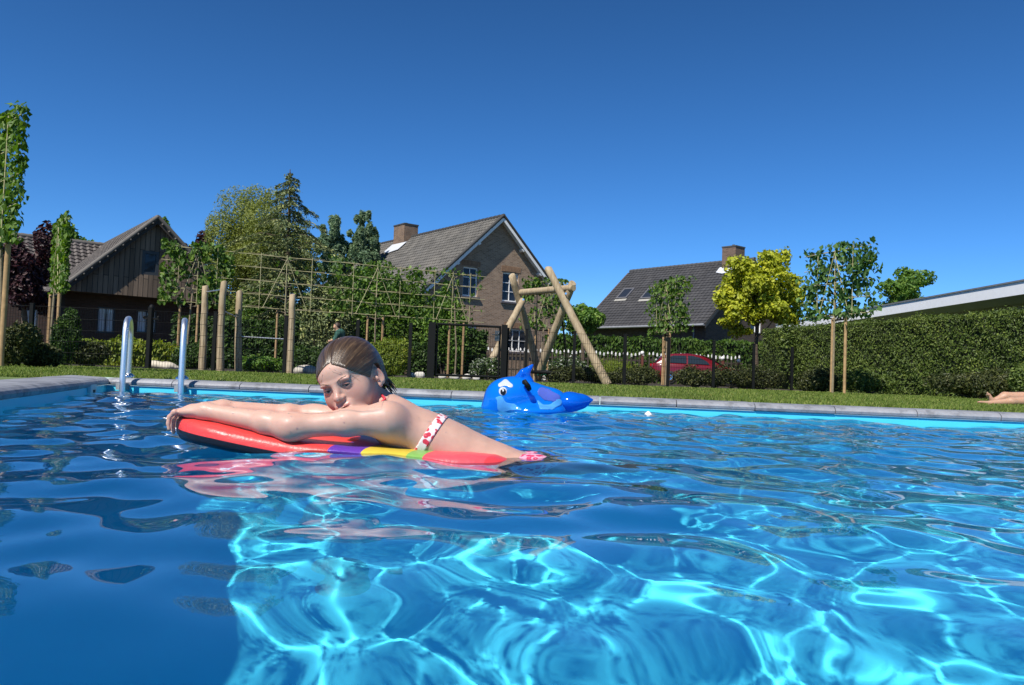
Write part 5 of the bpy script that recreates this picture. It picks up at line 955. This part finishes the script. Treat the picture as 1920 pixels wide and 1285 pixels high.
hair_pr = [head[0], head[1], head[5], head[6], head[7], HE(0, -.02, .021, .0745, .094, .078, .02), HE(0, -.07, -.02, .055, .05, .06, .03), HE(.02, -.085, -.07, .03, .025, .05, .02)]
skull = [HE(0, .03, -.028, .06, .064, .076, .03)]
def hair_post(V, X, Y, Z):
    x = (X-HC[0]); y = (Y-HC[1]); z = (Z-HC[2]); l = (x*hl[0]+y*hl[1]+z*hl[2])/HS; f = (x*hf[0]+y*hf[1]+z*hf[2])/HS; u = (x*hu[0]+y*hu[1]+z*hu[2])/HS
    # hairline: forehead arc, sides going behind the ears
    al = np.abs(l); line = .046 - .7*al
    face = (u-line)*-.9 + (f-.052)*.55                    # >0 on the face side
    ear = -(np.sqrt((f+.008)**2+((u+.028)*.8)**2)-.03) - .5*np.maximum(.055-al, 0)*10
    low = -.1-u
    part_ = .0035*np.exp(-((l-.006)/.0035)**2)*(f > -.02) - .0002*np.sin(l*520+f*60)*np.sin(f*35+1.)
    return np.maximum.reduce([V-.0042+part_*HS+.0038*np.exp(np.minimum(face, 0)/.01), np.minimum(face, .02)*HS, ear*HS, low*HS])
a, b = bounds(hair_pr, .02); hr = sdf_obj('hair', hair_pr, .0017, hm, girl, hair_post, a, b)
Mh = Matrix(HM.tolist()).to_4x4(); Mh.translation = Vector(HC)-GO; hr.data.transform((Matrix.Translation(Vector(HC)) @ Matrix(HM.tolist()).to_4x4()).inverted()); hr.matrix_local = Mh
# loose strands: on the scalp, over the temple, wet tail at the nape
rng = np.random.default_rng(3); m = MB()
for w_l in (((.004, .05), (.013, .036), (.028, .024), (.045, .012), (.058, .0)), ((.016, .042), (.032, .026), (.048, .006), (.058, -.014)), ((-.02, .04), (-.03, .026), (-.042, .01))):
    m.tube([Vector(onface(l_, u_, .0008))-GO for l_, u_ in w_l], [.00028]*(len(w_l)-1)+[.00015], 4, False)
m.build('hair_strands', hm, girl, fix=False); m = MB()
for i in range(40):
    a0 = np.array([rng.uniform(-.02, .05), -.085+rng.normal(0, .01), rng.uniform(-.05, -.02)]); a1 = a0+np.array([rng.normal(.012, .012), rng.normal(-.004, .008), -rng.uniform(.04, .075)]); m.tube([Vector(hp_(*a0))-GO, Vector(hp_(*((a0+a1)/2+np.array([0, -.006, 0]))))-GO, Vector(hp_(*a1))-GO], [.003, .0026, .0008], 5, False)
m.build('wet_hair_ends', hm, girl, fix=False)
# swimwear
def flowers(name, base, c1, c2):
    b = NB(name); v = b.n('TexVoronoi'); b.l(b.coord(), v.inputs['Vector']); v.inputs['Scale'].default_value = 62; k = b.ramp(v.outputs['Distance'], [(0, c2), (.12, c1), (.42, c1), (.47, base), (1, base)]); b.col(k); b.set(Roughness=.55); return b.m
suit = flowers('flower_print_fabric', (.7, .62, .62), (.55, .03, .06), (.75, .55, .5))
bp = pv(826, 815, 2.25); ba = unit(tax+tup*-.18+tsd*.05)
def slab(prims, off, p0, ax, half, h):
    a, b = bounds(prims, .02)
    def post(V, X, Y, Z): return np.maximum(V-off, np.abs((X-p0[0])*ax[0]+(Y-p0[1])*ax[1]+(Z-p0[2])*ax[2])-half)
    return a, b, post
bax = unit(np.array([.86, 0, -.5])); bp0 = pv(808, 817, 2.25)
a, b, po = slab(torso, .0035, bp0, bax, .0125, .0025); part('bikini_top', torso, .0025, suit, po, a, b)
part('neck_strap', [Cap(hp_(.02, -.07, -.066), pv(722, 748, 2.17), .0035, .0035, .002), Cap(pv(722, 748, 2.17), pv(705, 765, 2.15), .0035, .003, .002)], .0015, plain('red_strap', (.5, .03, .05), .6))
pl = [p for p in torso if p is torso[4] or p is torso[5] or p is torso[6] or p is torso[3]]+[legs[0], legs[12] if False else legs[0]]
pl += [Cap(hipF, hipF*.5+kneF*.5, .063, .052, .04)]
def bpost(V, X, Y, Z):
    q = pelv+tax*.035; s_ = (X-q[0])*tax[0]+(Y-q[1])*tax[1]+(Z-q[2])*tax[2]; return np.maximum(V-.004, np.maximum(-s_-.075, s_-.075))
a, b = bounds(pl, .02); part('bikini_bottom', pl, .003, flowers('pink_flower_fabric', (.62, .3, .4), (.55, .03, .1), (.75, .6, .6)), bpost, a, b)
# ------------------------------------------------------------------ the sunbather on the lawn
sk2 = skinmat('tanned_skin', (.42, .25, .165)); sk2n = sk2
SD = 9.6; so_ = empty('person', gp(1915, SD), label='sunbather lying on the grass, bare legs and one raised foot in view', cat='person'); SO = Vector(so_.location)
def gpx(px, py, d): return np.array(P(px, py, d))
hipA, hipB = gpx(1962, 748, SD+.1), gpx(1962, 752, SD-.05); zf = GZ
kA, kB = gpx(1884, 744, SD+.12), gpx(1896, 753, SD-.1); aA, aB = gpx(1862, 753, SD+.1), gpx(1857, 756.5, SD-.1)
sp_ = [Cap(hipA, kA, .085, .055, .05), Cap(kA, aA, .05, .034, .03), Cap(aA+np.array([0, 0, -.015]), gpx(1853, 741, SD+.1), .034, .026, .02), Cap(hipB, kB, .07, .045, .04), Cap(kB, aB, .043, .03, .03), Cap(aB, gpx(1838, 754.5, SD-.12), .028, .018, .02)]
for i in range(5): t0 = gpx(1853, 741, SD+.06+.02*i); sp_.append(Cap(t0, t0+np.array([-.012, 0, .03]), .012, .009, .006))
for i in range(5): t0 = gpx(1838, 754.5, SD-.16+.02*i); sp_.append(Cap(t0, t0+np.array([-.03, 0, .002]), .011, .008, .006))
hpc = (hipA+hipB)/2; ch = gpx(2040, 750, SD+.05); hd = gpx(2105, 748, SD+.05)
sp_ += [Ell(hpc+np.array([.02, 0, 0]), (.16, .17, .1), k=.06), Cap(hpc, ch, .11, .12, .08), Cap(ch, hd, .06, .055, .04), Ell(hd+np.array([.1, 0, .02]), (.11, .08, .09), k=.03), Cap(ch+np.array([0, -.17, 0]), ch+np.array([-.3, -.24, -.05]), .04, .03, .04), Cap(ch+np.array([0, .17, 0]), ch+np.array([-.3, .24, -.05]), .04, .03, .04)]
o = sdf_obj('body', sp_, .009, sk2, so_, origin=tuple(SO)); o.location = (0, 0, 0); at = o.data.attributes.new('flush_shade', 'FLOAT', 'POINT')
def shp(V, X, Y, Z): return np.maximum(V-.008, np.abs(X-hpc[0]-.0)-.13)
a, b = bounds(sp_, .03); o = sdf_obj('swim_shorts', sp_, .01, flowers('orange_print', (.7, .65, .6), (.75, .16, .01), (.8, .3, .02)), so_, shp, a, b, tuple(SO)); o.location = (0, 0, 0)
m = MB(); m.ball(Vector(hd)+Vector((.125, 0, .035))-SO, .1, 14, sc=(1, .9, .95)); m.build('hair', plain('dark_hair', (.05, .03, .02), .6), so_)
# ------------------------------------------------------------------ figure in green far behind
FD = 23.; po_ = empty('person', gp(634, FD), label='distant person in a dark green top half hidden behind the child', cat='person'); FO = Vector(po_.location)
def fp_(px, py, dy=0.): return np.array(P(px, py, FD+dy))
hx = fp_(631, 613); sh1, sh2 = fp_(634, 626, -.15), fp_(641, 626, .17); hip_ = fp_(640, 662)
g_ = [Ell(hx, (.085, .095, .115), k=.03), Ell(hx+np.array([-.05, -.06, -.02]), (.03, .03, .03), k=.03), Cap(hx+np.array([.02, 0, -.08]), (sh1+sh2)/2, .05, .055, .03), Cap(sh1, sh2, .065, .065, .05), Cap((sh1+sh2)/2, hip_, .13, .14, .08)]
for s_ in (-1, 1): kn = hip_+np.array([0, s_*.12, -.42]); g_ += [Cap(hip_+np.array([0, s_*.09, -.02]), kn, .08, .06, .04), Cap(kn, np.array([kn[0], kn[1], GZ+.06]), .055, .04, .03), Cap(np.array([kn[0], kn[1], GZ+.05]), np.array([kn[0]-.14, kn[1], GZ+.03]), .045, .035, .03)]
ha = fp_(618, 640, -.25); g_ += [Cap(sh1, sh1*.5+ha*.5+np.array([.02, 0, -.06]), .05, .042, .04), Cap(sh1*.5+ha*.5+np.array([.02, 0, -.06]), ha, .04, .03, .03), Ell(ha, (.05, .03, .035), k=.02), Cap(sh2, sh2+np.array([-.05, .08, -.3]), .05, .04, .04), Cap(sh2+np.array([-.05, .08, -.3]), sh2+np.array([-.2, .05, -.45]), .04, .03, .03)]
for i in range(5): g_.append(Cap(ha+np.array([-.02, -.02+.01*i, -.02]), ha+np.array([-.07, -.03+.014*i, -.05]), .009, .007, .004))
o = sdf_obj('body', g_, .012, sk2, po_, origin=tuple(FO)); o.location = (0, 0, 0); o.data.attributes.new('flush_shade', 'FLOAT', 'POINT')
top_ = g_[3:5]+[g_[11] if False else Cap(sh1, sh1*.5+ha*.5+np.array([.02, 0, -.06]), .05, .042, .04), Cap(sh2, sh2+np.array([-.05, .08, -.3]), .05, .04, .04)]
def grow(V, X, Y, Z): return V-.02
o = sdf_obj('green_top', top_, .014, plain('green_top', (.02, .08, .06), .8), po_, grow, *bounds(top_, .06), tuple(FO)); o.location = (0, 0, 0)
tr = [p for p in g_ if isinstance(p, Cap) and p.a[2] < hip_[2]+.02 and p.ra > .05]
o = sdf_obj('trousers', tr, .014, plain('dark_trousers', (.02, .022, .03), .8), po_, grow, *bounds(tr, .06), tuple(FO)); o.location = (0, 0, 0)
m = MB(); m.ball(Vector(hx)+Vector((.02, .005, .03))-FO, .1, 12); m.build('hair', bpy.data.materials['dark_hair'], po_)
